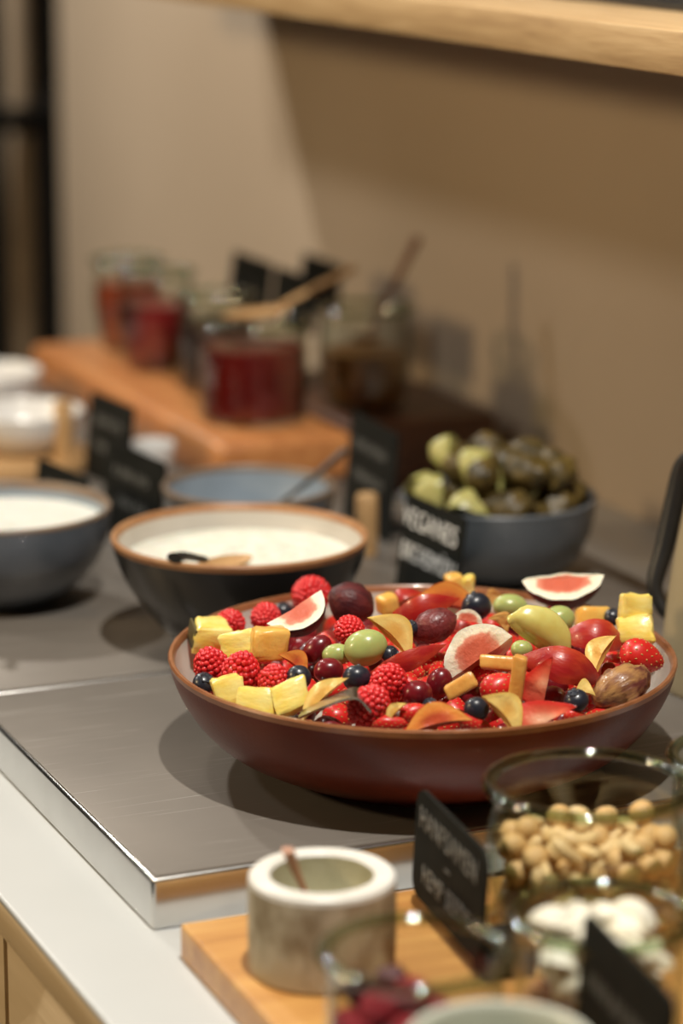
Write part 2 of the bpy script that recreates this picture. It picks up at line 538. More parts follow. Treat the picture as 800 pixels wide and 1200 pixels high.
# ------------------------------------------------------------------ wall shelf
sh = empty('wall_shelf', (WX, 0.1, 0.394))
tag(sh, 'thick oak shelf fixed to the beige wall', 'shelf')
b = link('shelf_board', box_mesh('shelf_board', 0.294, 2.70, 0.0265, 0.0012), 'shelf_oak', sh)
b.location = (-0.148, 0, 0)
for y in (-0.9, 0.1, 1.1):
    k = link('bracket', box_mesh('bracket', 0.18, 0.02, 0.004, 0.0006), 'dark_steel', sh)
    k.location = (-0.091, y, -0.0042)
tr = empty('shelf_tray', (0.350, 0.10, 0.4206))
tag(tr, 'black tray standing on the oak wall shelf', 'tray')
for n, s, p in (('base', (0.13, 1.1, 0.008), (0, 0, 0)), ('side', (0.008, 1.1, 0.07), (-0.061, 0, 0.008)), ('side', (0.008, 1.1, 0.07), (0.061, 0, 0.008)),
                ('side', (0.114, 0.008, 0.07), (0, -0.546, 0.008)), ('side', (0.114, 0.008, 0.07), (0, 0.546, 0.008))):
    o = link(n, box_mesh(n, *s, 0.002), 'black_plastic', tr)
    o.location = p

# ------------------------------------------------------------------ rack beyond the wall end
rk = empty('metal_rack', (0.53, 2.42, -0.93))
tag(rk, 'dark metal rack standing past the end of the beige wall', 'rack')
for dx, dy in ((0, 0), (0.40, 0), (0, 0.5), (0.40, 0.5)):
    o = link('post', lathe_mesh('post', [(0.0, 0), (0.021, 0), (0.021, 2.4), (0.0, 2.4)], 24), 'rack_metal', rk)
    o.location = (dx - 0.02, dy, 0)
for z in (0.30, 1.055, 1.75):
    o = link('crossbar', box_mesh('crossbar', 0.60, 0.03, 0.034, 0.004), 'black_plastic', rk)
    o.location = (0.08, -0.035, z)
    o = link('rack_shelf', box_mesh('rack_shelf', 0.40, 0.48, 0.012, 0.002), 'black_plastic', rk)
    o.location = (0.18, 0.25, z)

# ------------------------------------------------------------------ boards
BD = empty('serving_board', (0.03, -0.40, -0.03), rad(-1.5))
tag(BD, 'light wooden serving board under the glass jars and mortar', 'board')
link('plank', box_mesh('plank', 0.50, 0.464, 0.020, 0.002, 3), 'board_wood', BD)
RB = empty('riser_board', (0.200, 0.9415, 0.0))
tag(RB, 'thick reddish wooden board carrying the jam jars', 'board')
link('plank', box_mesh('plank', 0.126, 0.517, 0.040, 0.008, 4), 'riser_wood', RB)
WB = empty('dark_board', (0.350, 0.86, -0.03))
tag(WB, 'dark brown wooden block under the amber jar by the wall', 'board')
link('block', box_mesh('block', 0.145, 0.26, 0.066, 0.004, 3), 'walnut', WB)

# ------------------------------------------------------------------ round vessels


def bowl(name, label, loc, outer, thick, m_out, m_in, m_rim, cat='bowl', group=None, rim_h=0.003):
    """outer: (r, z) points from the foot to the rim."""
    r = empty(name, loc)
    tag(r, label, cat, group)
    op = spline(outer, 6)
    R, H = op[-1]
    ip = []
    n = len(op)
    for i, (rr, zz) in enumerate(op):
        a = op[max(i - 1, 0)]
        c = op[min(i + 1, n - 1)]
        t = Vector((c[0] - a[0], c[1] - a[1], 0))
        t.normalize()
        ip.append((max(rr - t.y * thick, 0.0), zz + t.x * thick))
    ip = [q for q in ip if q[1] < H - rim_h and q[1] > thick * 0.9]
    link('outer_shell', lathe_mesh('outer_shell', [(0, 0.002), (op[0][0] * 0.86, 0.002), (op[0][0] * 0.9, 0)] + [q for q in op if q[1] <= H - rim_h]), m_out, r)
    link('inner_glaze', lathe_mesh('inner_glaze', [(0, ip[0][1])] + ip), m_in, r)
    last_o = [q for q in op if q[1] <= H - rim_h][-1]
    last_i = ip[-1]
    link('rim_band', lathe_mesh('rim_band', [last_o, (R, H - rim_h * 0.5), (R - thick * 0.22, H), (R - thick * 0.75, H), (R - thick * 1.05, H - rim_h * 0.5), last_i]), m_rim, r)
    return r


bowl('fruit_bowl', 'wide shallow brown glazed bowl heaped with cut fruit', (0, 0, 0),
     [(0.088, 0.0), (0.092, 0.003), (0.104, 0.008), (0.122, 0.018), (0.137, 0.034), (0.1465, 0.052), (0.150, 0.066)], 0.0034,
     'bowl_brown', 'bowl_cream', 'bowl_rim', rim_h=0.0024)
BLK = (-0.0118, 0.2603, 0.0)
bowl('serving_bowl', 'black bowl with cream inside and tan rim holding lumpy white muesli', BLK,
     [(0.036, 0.0), (0.040, 0.004), (0.056, 0.018), (0.074, 0.042), (0.083, 0.062), (0.0868, 0.078)], 0.004,
     'bowl_black', 'bowl_cream', 'rim_tan')
BLL = (-0.1270, 0.4330, 0.0)
bowl('serving_bowl', 'slate blue bowl full of smooth white yoghurt', BLL,
     [(0.034, 0.0), (0.038, 0.004), (0.055, 0.014), (0.070, 0.032), (0.077, 0.050), (0.0795, 0.070)], 0.004,
     'bowl_blue_dark', 'bowl_blue', 'rim_slate')
BLM = (0.0744, 0.4580, 0.0)
bowl('serving_bowl', 'light blue bowl with a dark handled spoon, behind the black bowl', BLM,
     [(0.030, 0.0), (0.034, 0.004), (0.048, 0.014), (0.058, 0.030), (0.063, 0.046), (0.0655, 0.062)], 0.004,
     'bowl_blue_dark', 'bowl_blue', 'rim_slate')
GRY = (0.2320, 0.3560, 0.0)
bowl('serving_bowl', 'steel grey bowl piled with olive green fruit by the wall', GRY,
     [(0.040, 0.0), (0.044, 0.004), (0.058, 0.014), (0.067, 0.030), (0.071, 0.045), (0.0735, 0.062)], 0.004,
     'bowl_grey', 'bowl_grey', 'bowl_grey')


def fill(name, label, cat, loc, R, z, depth, material, amp=0.0012, freq=60, seed=0, rings=22, segs=56):
    """A soft food surface: a disc with lumps on top and a rounded underside."""
    bm = bmesh.new()
    rows = []
    for i in range(rings + 1):
        rr = R * i / rings
        row = []
        for k in range(segs if i else 1):
            a = 2 * PI * k / segs
            x, y = rr * math.cos(a), rr * math.sin(a)
            edge = 1 - (i / rings) ** 6
            h = amp * edge * (noise.noise(Vector((x * freq, y * freq, seed))) + 0.6 * noise.noise(Vector((x * freq * 2.3, y * freq * 2.3, seed + 5))))
            row.append(bm.verts.new((x, y, h)))
        rows.append(row)
    low = [bm.verts.new((R * 0.86 * math.cos(2 * PI * k / segs), R * 0.86 * math.sin(2 * PI * k / segs), -depth)) for k in range(segs)]
    rows.append(low)
    rows.append([bm.verts.new((0, 0, -depth))])
    for a, b_ in zip(rows, rows[1:]):
        for k in range(segs):
            j = (k + 1) % segs
            if len(a) == 1:
                bm.faces.new((a[0], b_[k], b_[j]))
            elif len(b_) == 1:
                bm.faces.new((a[k], b_[0], a[j]))
            else:
                bm.faces.new((a[k], b_[k], b_[j], a[j]))
    o = link(name, bm_mesh(bm, name), material, angle=60)
    o.location = (loc[0], loc[1], loc[2] + z)
    tag(o, label, cat)
    return o


fill('muesli', 'creamy lumpy muesli in the black bowl', 'food', BLK, 0.0782, 0.062, 0.012, 'muesli', 0.0030, 75, 2)
fill('yoghurt', 'smooth white yoghurt in the slate blue bowl', 'food', BLL, 0.0735, 0.058, 0.010, 'yoghurt', 0.0006, 30, 4)

# ------------------------------------------------------------------ glass jars


def jar(name, label, loc, prof, thick, group=None, rim=0.0028, lip=True):
    r = empty(name, loc)
    tag(r, label, 'jar', group)
    op = spline(prof, 6)
    ip = [(max(a - thick, 0), max(b, 0.004)) for a, b in op]
    R, H = op[-1]
    link('glass_body', lathe_mesh('glass_body', [(0, 0.0008)] + op + list(reversed(ip)) + [(0, 0.004)]), 'jar_glass', r)
    cs = [(R - thick * 0.5 + 1.35 * rim * math.cos(t), H + rim * math.sin(t)) for t in [2 * PI * k / 12 for k in range(12)]]
    link('glass_rim', lathe_mesh('glass_rim', cs, 64, True), 'rim_glass', r)
    return r


def tulip(R, H, base):
    return [(base * 0.92, 0.0), (base, 0.003), (base * 1.10, H * 0.2), (R * 1.0, H * 0.5), (R * 0.985, H * 0.72), (R * 0.93, H * 0.86), (R * 0.97, H * 0.95), (R, H)]


def straight(R, H):
    return [(R * 0.86, 0.0), (R * 0.92, 0.003), (R * 0.94, H * 0.3), (R * 0.95, H * 0.7), (R * 0.94, H * 0.88), (R * 0.99, H * 0.97), (R, H)]


ZB = -0.0098
NUT = (-0.033, -0.2626, ZB)
FR = (-0.0986, -0.3942, ZB)
FL = (-0.1935, -0.4000, ZB)
jar('glass_jar', 'wide glass jar full of nuts behind the smaller jars', NUT, tulip(0.0510, 0.083, 0.043), 0.0022)
jar('glass_jar', 'small glass jar with white flakes over a brown layer', FR, straight(0.0410, 0.073), 0.002)
jar('glass_jar', 'small glass jar with dark red dried berries', FL, straight(0.0410, 0.073), 0.002)
jar('glass_jar', 'small glass jar standing between fruit bowl and nut jar', (0.0790, -0.2330, ZB), straight(0.0410, 0.073), 0.002)
fill('brown_seeds', 'low brown seeds in the jar behind the nut jar', 'food', (0.0790, -0.2330, ZB), 0.0352, 0.030, 0.024, 'brown_seed', 0.0015, 200, 3)

ZR = 0.0402
J1 = (0.2206, 1.140, ZR)
J2 = (0.2100, 1.030, ZR)
J3 = (0.2060, 0.7750, ZR)
J4 = (0.2250, 0.915, ZR)
J5 = (0.3250, 0.800, 0.0362)


def jam(label, loc, prof, thick, H, material, name='jam'):
    # the filling follows the inside of its jar
    pts = [(r - thick - 0.0007, z) for r, z in spline(prof, 6) if 0.0046 < z < H]
    pr = [(0, 0.0046), (pts[0][0] - 0.0008, 0.0046)] + pts + [(pts[-1][0], H - 0.0006), (pts[-1][0] - 0.001, H), (pts[-1][0] * 0.5, H - 0.0012), (0, H - 0.002)]
    o = link(name, lathe_mesh(name, pr, 48), material)
    o.location = loc
    tag(o, label, 'jam')
    return o


jar('jam_jar', 'open glass jar of orange red jam at the far end of the board', J1, tulip(0.034, 0.088, 0.027), 0.002)
jar('jam_jar', 'glass jar of dark red jam second from the far board end', J2, tulip(0.036, 0.092, 0.029), 0.002)
jar('jam_jar', 'largest glass jar of clear red jelly with a wooden spoon on top', J3, straight(0.0500, 0.086), 0.0022)
jar('jam_jar', 'dark filled glass jar behind the largest jelly jar', J4, straight(0.036, 0.086), 0.002)
jar('jam_jar', 'glass jar of amber spread on the dark block by the wall', J5, tulip(0.041, 0.090, 0.034), 0.002)
jam('orange red jam inside the farthest jar', J1, tulip(0.034, 0.088, 0.027), 0.002, 0.066, 'jam_orange')
jam('dark red jam inside the second farthest jar', J2, tulip(0.036, 0.092, 0.029), 0.002, 0.062, 'jam_dark')
jam('clear red jelly inside the largest jar', J3, straight(0.0500, 0.086), 0.0022, 0.064, 'jam_red')
jam('blackish jam inside the jar behind the largest one', J4, straight(0.036, 0.086), 0.002, 0.062, 'jam_black')
jam('amber spread inside the jar by the wall', J5, tulip(0.041, 0.090, 0.034), 0.002, 0.052, 'mustard_shaded')


# ------------------------------------------------------------------ spoons


def spoon(name, label, root, handle, r_h, bowl_c, bowl_s, m_handle, m_bowl=None, yaw=0.0, flat=0.6, group=None, r_end=None):
    """handle: 3-D path from the tip to the bowl; bowl: a hollowed oval."""
    e = empty(name, root)
    tag(e, label, 'spoon', group)
    path = spline(handle, 6)
    n = len(path)
    rr = [r_h * (1.0 - 0.35 * i / (n - 1)) for i in range(n)] if r_end is None else [r_h + (r_end - r_h) * i / (n - 1) for i in range(n)]
    loc = [tuple(Vector(p) - Vector(root)) for p in path]
    link('handle', tube_mesh('handle', loc, rr, 14, flat), m_handle, e, angle=50)
    bm = bmesh.new()
    bmesh.ops.create_uvsphere(bm, u_segments=24, v_segments=12, radius=1)
    for v in bm.verts:
        z = v.co.z
        if z > 0:
            z = -0.75 * z
        v.co = Vector((v.co.x * bowl_s[0], v.co.y * bowl_s[1], z * bowl_s[2]))
    bw = link('spoon_bowl', bm_mesh(bm, 'spoon_bowl'), m_bowl or m_handle, e, angle=60)
    bw.location = Vector(bowl_c) - Vector(root)
    bw.rotation_euler = (0, 0, yaw)
    return e


spoon('wooden_spoon', 'pale wooden spoon lying across the largest jelly jar', (J3[0], J3[1], ZR + 0.088),
      [(0.312, 0.800, ZR + 0.122), (0.270, 0.790, ZR + 0.108), (0.235, 0.778, ZR + 0.0975)], 0.0052,
      (0.205, 0.766, ZR + 0.0955), (0.036, 0.018, 0.006), 'spoon_wood', yaw=rad(20))
spoon('wooden_spoon', 'dark wooden spoon standing in the amber jar', (J5[0], J5[1], J5[2] + 0.054),
      [(0.378, 0.806, 0.186), (0.352, 0.803, 0.142), (0.330, 0.800, 0.104)], 0.0062,
      (0.326, 0.800, 0.100), (0.014, 0.010, 0.005), 'dark_spoon_wood')
spoon('serving_spoon', 'dark handled spoon resting in the light blue bowl', (BLM[0], BLM[1], 0.034),
      [(0.145, 0.438, 0.086), (0.118, 0.443, 0.064), (0.088, 0.452, 0.040)], 0.0042, (0.078, 0.455, 0.034), (0.018, 0.012, 0.005), 'dark_steel')
spoon('serving_spoon', 'black spoon lying over the near rim of the muesli bowl', (BLK[0], BLK[1], 0.064),
      [(-0.079, 0.206, 0.0810), (-0.068, 0.214, 0.0790), (-0.052, 0.223, 0.0730)], 0.0058,
      (-0.036, 0.228, 0.0690), (0.024, 0.012, 0.006), 'black_plastic', 'spoon_wood', yaw=rad(24))
spoon('serving_spoon', 'dark ladle handle standing in the white yoghurt', (BLL[0], BLL[1], 0.060),
      [(-0.185, 0.395, 0.105), (-0.168, 0.400, 0.085), (-0.146, 0.408, 0.062)], 0.005, (-0.140, 0.410, 0.058), (0.016, 0.012, 0.005), 'dark_steel')

# ------------------------------------------------------------------ chalk signs


def card_mesh(w, h, t, r):
    bm = bmesh.new()
    pts = []
    for cx, cz, a0 in ((w / 2 - r, h - r, 0), (-w / 2 + r, h - r, 90), (-w / 2 + r, r, 180), (w / 2 - r, r, 270)):
        for k in range(6):
            a = rad(a0 + 18 * k)
            pts.append((cx + r * math.cos(a), cz + r * math.sin(a)))
    fr_ = [bm.verts.new((x, -t / 2, z)) for x, z in pts]
    bk = [bm.verts.new((x, t / 2, z)) for x, z in pts]
    bm.faces.new(fr_)
    bm.faces.new(list(reversed(bk)))
    n = len(pts)
    for i in range(n):
        bm.faces.new((fr_[i], fr_[(i + 1) % n], bk[(i + 1) % n], bk[i]))
    return bm_mesh(bm, 'card')


def text_mesh(s, size, stretch=1.0, shear=0.0):
    cu = bpy.data.curves.new('text', 'FONT')
    cu.body = s
    cu.size = size
    cu.align_x = 'CENTER'
    cu.align_y = 'CENTER'
    cu.shear = shear
    cu.extrude = 0.0001
    cu.offset = -size * 0.003
    cu.space_character = 1.1
    cu.resolution_u = 4
    o = bpy.data.objects.new('text', cu)
    COL.objects.link(o)
    dg = bpy.context.evaluated_depsgraph_get()
    me = bpy.data.meshes.new_from_object(o.evaluated_get(dg))
    bpy.data.objects.remove(o)
    for v in me.vertices:
        v.co.x *= stretch
    return me


def scribble_mesh(w, h, seed):
    """A line of handwriting too small to read: joined upright chalk strokes."""
    rng = random.Random(seed)
    bm = bmesh.new()
    x = -w / 2
    while x < w / 2 - h * 0.5:
        cw = h * rng.uniform(0.45, 0.8)
        for (x0, z0, x1, z1) in ((x, -h / 2, x + cw * 0.3, h / 2), (x + cw * 0.3, h / 2, x + cw * 0.7, -h / 2 * rng.uniform(0.2, 1)), (x, 0, x + cw * 0.7, h * rng.uniform(-0.2, 0.3))):
            d = Vector((x1 - x0, z1 - z0))
            n = Vector((-d.y, d.x)).normalized() * h * 0.07
            v = [bm.verts.new((x0 + n.x, z0 + n.y, 0)), bm.verts.new((x0 - n.x, z0 - n.y, 0)), bm.verts.new((x1 - n.x, z1 - n.y, 0)), bm.verts.new((x1 + n.x, z1 + n.y, 0))]
            bm.faces.new(v)
        x += cw + (h * 0.5 if rng.random() < 0.12 else h * 0.18)
    return bm_mesh(bm, 'writing')


def sign(label, A, B, z0, z1, lean=0.0, lines=(), corner=0.004, stem=0.0, ink='chalk', group='small black chalk signs', foot=True):
    """Card standing on the line A-B (its left and right foot seen from its face); lean tips its top backwards."""
    A, B = Vector((A[0], A[1], 0)), Vector((B[0], B[1], 0))
    d = B - A
    w = d.length
    rz = math.atan2(d.y, d.x)
    mid = (A + B) / 2
    e = empty('chalk_sign', (mid.x, mid.y, z0), rz)
    tag(e, label, 'sign', group)
    h = z1 - z0 - stem
    card = link('card', card_mesh(w, h, 0.0022, corner), 'black_card', e, angle=40)
    card.location = (0, 0, stem)
    card.rotation_euler = (-lean, 0, 0)
    if foot == 'block':
        f = link('foot', box_mesh('foot', 0.020, 0.026, 0.022, 0.0015), 'black_card', e)
        f.location = (w * 0.43, 0.0145, 0)
    elif stem > 0.002:
        link('stem', lathe_mesh('stem', [(0, 0.002), (0.0022, 0.002), (0.0022, stem + h * 0.6), (0, stem + h * 0.6)], 12), 'dark_steel', e).location = (0, 0.0036, 0)
        link('base', lathe_mesh('base', [(0, 0), (0.02, 0), (0.021, 0.001), (0.02, 0.003), (0, 0.004)], 32), 'dark_steel', e)
    elif foot:
        f = link('foot', box_mesh('foot', min(0.03, w * 0.4), 0.022, 0.010, 0.0015), 'black_plastic', e)
        f.location = (w * 0.12, 0.0125, 0)
    for txt, x, z, size, st in lines:
        if isinstance(txt, int):
            me = scribble_mesh(size * st, size * 0.55, txt)
        else:
            me = text_mesh(txt, size, st)
        o = link('lettering', me, ink, card, smooth=False)
        o.location = (x, -0.0014, z)
        o.rotation_euler = (PI / 2, 0, 0)
    return e


sign('black chalk sign for hemp seeds beside the marble mortar', (-0.0930, -0.1860), (-0.1050, -0.2890), ZB, 0.056, rad(3), stem=0.008, lines=
     [('HANFSAMEN', -0.002, 0.043, 0.0165, 0.84), ('–', 0.0, 0.0300, 0.014, 1.0), ('HEMP SEEDS', -0.001, 0.015, 0.0150, 0.80)], corner=0.010, foot='block')
sign('black chalk sign leaning against the jar of white flakes', (-0.1260, -0.4200), (-0.1390, -0.5180), ZB, 0.079, rad(3),
     [(11, 0.0, 0.062, 0.015, 5.2), (12, -0.01, 0.030, 0.015, 4.0)], corner=0.006, foot=False)
sign('black chalk sign with white writing before the grey bowl', (0.1400, 0.3380), (0.1440, 0.2520), 0.0, 0.0745, rad(8),
     [('VEGANES', -0.004, 0.058, 0.0200, 0.88), ('BIRCHERMÜSLI', 0.0, 0.034, 0.0185, 0.60)], corner=0.003, ink='chalk_bright')
sign('black chalk sign behind the others, nearest the jam board corner', (0.0560, 0.7900), (0.0640, 0.7050), 0.0, 0.073, rad(6),
     [(21, 0.0, 0.052, 0.016, 3.4), (22, 0.0, 0.030, 0.016, 3.0)])
sign('black chalk sign between slate blue and light blue bowls', (0.0060, 0.6000), (0.0160, 0.4990), 0.0, 0.073, rad(6),
     [(23, 0.0, 0.052, 0.016, 4.4), (24, 0.004, 0.030, 0.016, 3.4)])
sign('low black chalk sign right behind the yoghurt bowl', (-0.0560, 0.5850), (-0.0440, 0.5020), 0.0, 0.066, rad(6),
     [(25, 0.0, 0.050, 0.014, 3.6)])
sign('black chalk sign with a wooden peg behind the light blue bowl', (0.2020, 0.5700), (0.1960, 0.4700), 0.0, 0.086, rad(5),
     [(27, 0.0, 0.064, 0.016, 4.4), (28, 0.0, 0.040, 0.016, 4.0)])
sign('tall black sign behind the two farthest jam jars', (0.3050, 1.0850), (0.3050, 0.9850), -0.03, 0.140, rad(8), [], stem=0.12)
sign('tall black sign behind the dark filled jam jar', (0.3050, 0.9750), (0.3050, 0.8750), 0.0362, 0.140, rad(8), [], stem=0.055)
sign('tall black sign behind the amber jar by the wall', (0.3900, 1.1100), (0.3900, 1.0150), -0.03, 0.130, rad(8), [], stem=0.11)
for lab, loc, h in (('pale wooden peg holding a chalk sign near the muesli bowl', (0.1660, 0.4460, 0.0), 0.048),
                    ('pale wooden peg beside the chalk sign by the white bowls', (0.0420, 0.8050, 0.0), 0.062)):
    o = link('wooden_peg', lathe_mesh('wooden_peg', [(0, 0), (0.0075, 0), (0.0085, 0.001), (0.0088, h * 0.6), (0.0084, h - 0.002), (0.007, h), (0, h)], 24), 'spoon_wood')
    o.location = loc
    tag(o, lab, 'peg', 'wooden pegs at the signs')

# ------------------------------------------------------------------ white porcelain at the far left
for lab, loc, R, H in (('white porcelain bowl on the round wooden coaster', (0.022, 0.850, 0.0125), 0.051, 0.036),
                       ('white porcelain bowl behind the one on the coaster', (0.052, 1.060, 0.0), 0.050, 0.044)):
    bowl('porcelain_bowl', lab, loc, [(R * 0.55, 0), (R * 0.6, 0.003), (R * 0.78, H * 0.25), (R * 0.93, H * 0.6), (R, H)], 0.0035, 'porcelain', 'porcelain', 'porcelain', group='white porcelain bowls')
o = link('coaster', lathe_mesh('coaster', [(0, 0), (0.064, 0), (0.066, 0.002), (0.066, 0.010), (0.064, 0.012), (0, 0.012)]), 'spoon_wood')
o.location = (0.012, 0.844, 0)
tag(o, 'round pale wooden coaster under a white bowl', 'coaster')
bowl('glint_cup', 'tiny white porcelain cup standing in for a bright glint beside the jam board', (0.108, 0.760, 0.0), [(0.010, 0), (0.012, 0.002), (0.015, 0.010), (0.018, 0.022), (0.0185, 0.030)], 0.002, 'porcelain', 'porcelain', 'porcelain', cat='cup', rim_h=0.002)  # white shape put where a blurred bright highlight shows
bowl('china_cup', 'pale glazed cup in front of the jar of dried berries', (-0.1985, -0.4900, ZB), [(0.024, 0), (0.026, 0.003), (0.033, 0.02), (0.037, 0.045), (0.0385, 0.072)], 0.0035, 'celadon', 'celadon', 'celadon', cat='cup')

# ------------------------------------------------------------------ jug at the right
JG = (0.2418, 0.0493, 0.0)
jg = empty('jug', JG)
tag(jg, 'beige jug with a black handle behind the fruit bowl', 'jug')
link('body', lathe_mesh('body', [(0, 0)] + spline([(0.039, 0), (0.0415, 0.004), (0.041, 0.04), (0.037, 0.08), (0.030, 0.125), (0.028, 0.150), (0.030, 0.165)], 5) + [(0.027, 0.163), (0.025, 0.15), (0, 0.14)]), 'jug_beige', jg)
link('lid', lathe_mesh('lid', [(0.0, 0.166), (0.030, 0.166), (0.031, 0.172), (0.026, 0.184), (0.008, 0.188), (0.007, 0.197), (0, 0.199)], 40), 'black_plastic', jg)
hp = [(-0.011, 0.026, 0.152), (-0.015, 0.038, 0.140), (-0.0190, 0.0395, 0.118), (-0.0270, 0.0370, 0.088), (-0.0360, 0.0330, 0.064), (-0.0340, 0.0260, 0.050), (-0.0300, 0.0230, 0.046)]
hs = spline(hp, 6)
link('handle', tube_mesh('handle', hs, [0.0045 + 0.0022 * math.sin(PI * min(1.0, 1.35 * k / len(hs))) for k in range(len(hs))], 14), 'black_plastic', jg)

# ------------------------------------------------------------------ mortar
MR = (-0.1695, -0.2428, ZB)
mo = empty('mortar', MR)
tag(mo, 'round marble mortar with brown veins and a small spoon', 'mortar')
link('body', lathe_mesh('body', [(0, 0), (0.0345, 0), (0.0362, 0.002), (0.0366, 0.02), (0.0364, 0.0462)], 64), 'mortar_marble', mo)
link('rim', lathe_mesh('rim', [(0.0364, 0.0462), (0.0360, 0.0486), (0.0345, 0.0498), (0.0268, 0.0498), (0.0255, 0.0485)], 64), 'mortar_rim', mo)
link('hollow', lathe_mesh('hollow', [(0.0255, 0.0485), (0.0250, 0.040), (0.0225, 0.026), (0.016, 0.018), (0, 0.015)], 48), 'mortar_inside', mo)
fill('coarse_salt', 'pale coarse grains heaped in the marble mortar', 'food', (MR[0] + 0.003, MR[1], MR[2]), 0.0195, 0.0290, 0.008, 'salt', 0.004, 150, 9, 16, 40)
spoon('small_spoon', 'little copper coloured spoon standing in the marble mortar', (MR[0], MR[1], MR[2] + 0.028),
      [(-0.1862, -0.2389, 0.0530), (-0.1800, -0.2350, 0.0390), (-0.1740, -0.2330, 0.0260)], 0.0036,
      (-0.1735, -0.2428, 0.0215), (0.008, 0.006, 0.003), 'copper', r_end=0.0022)

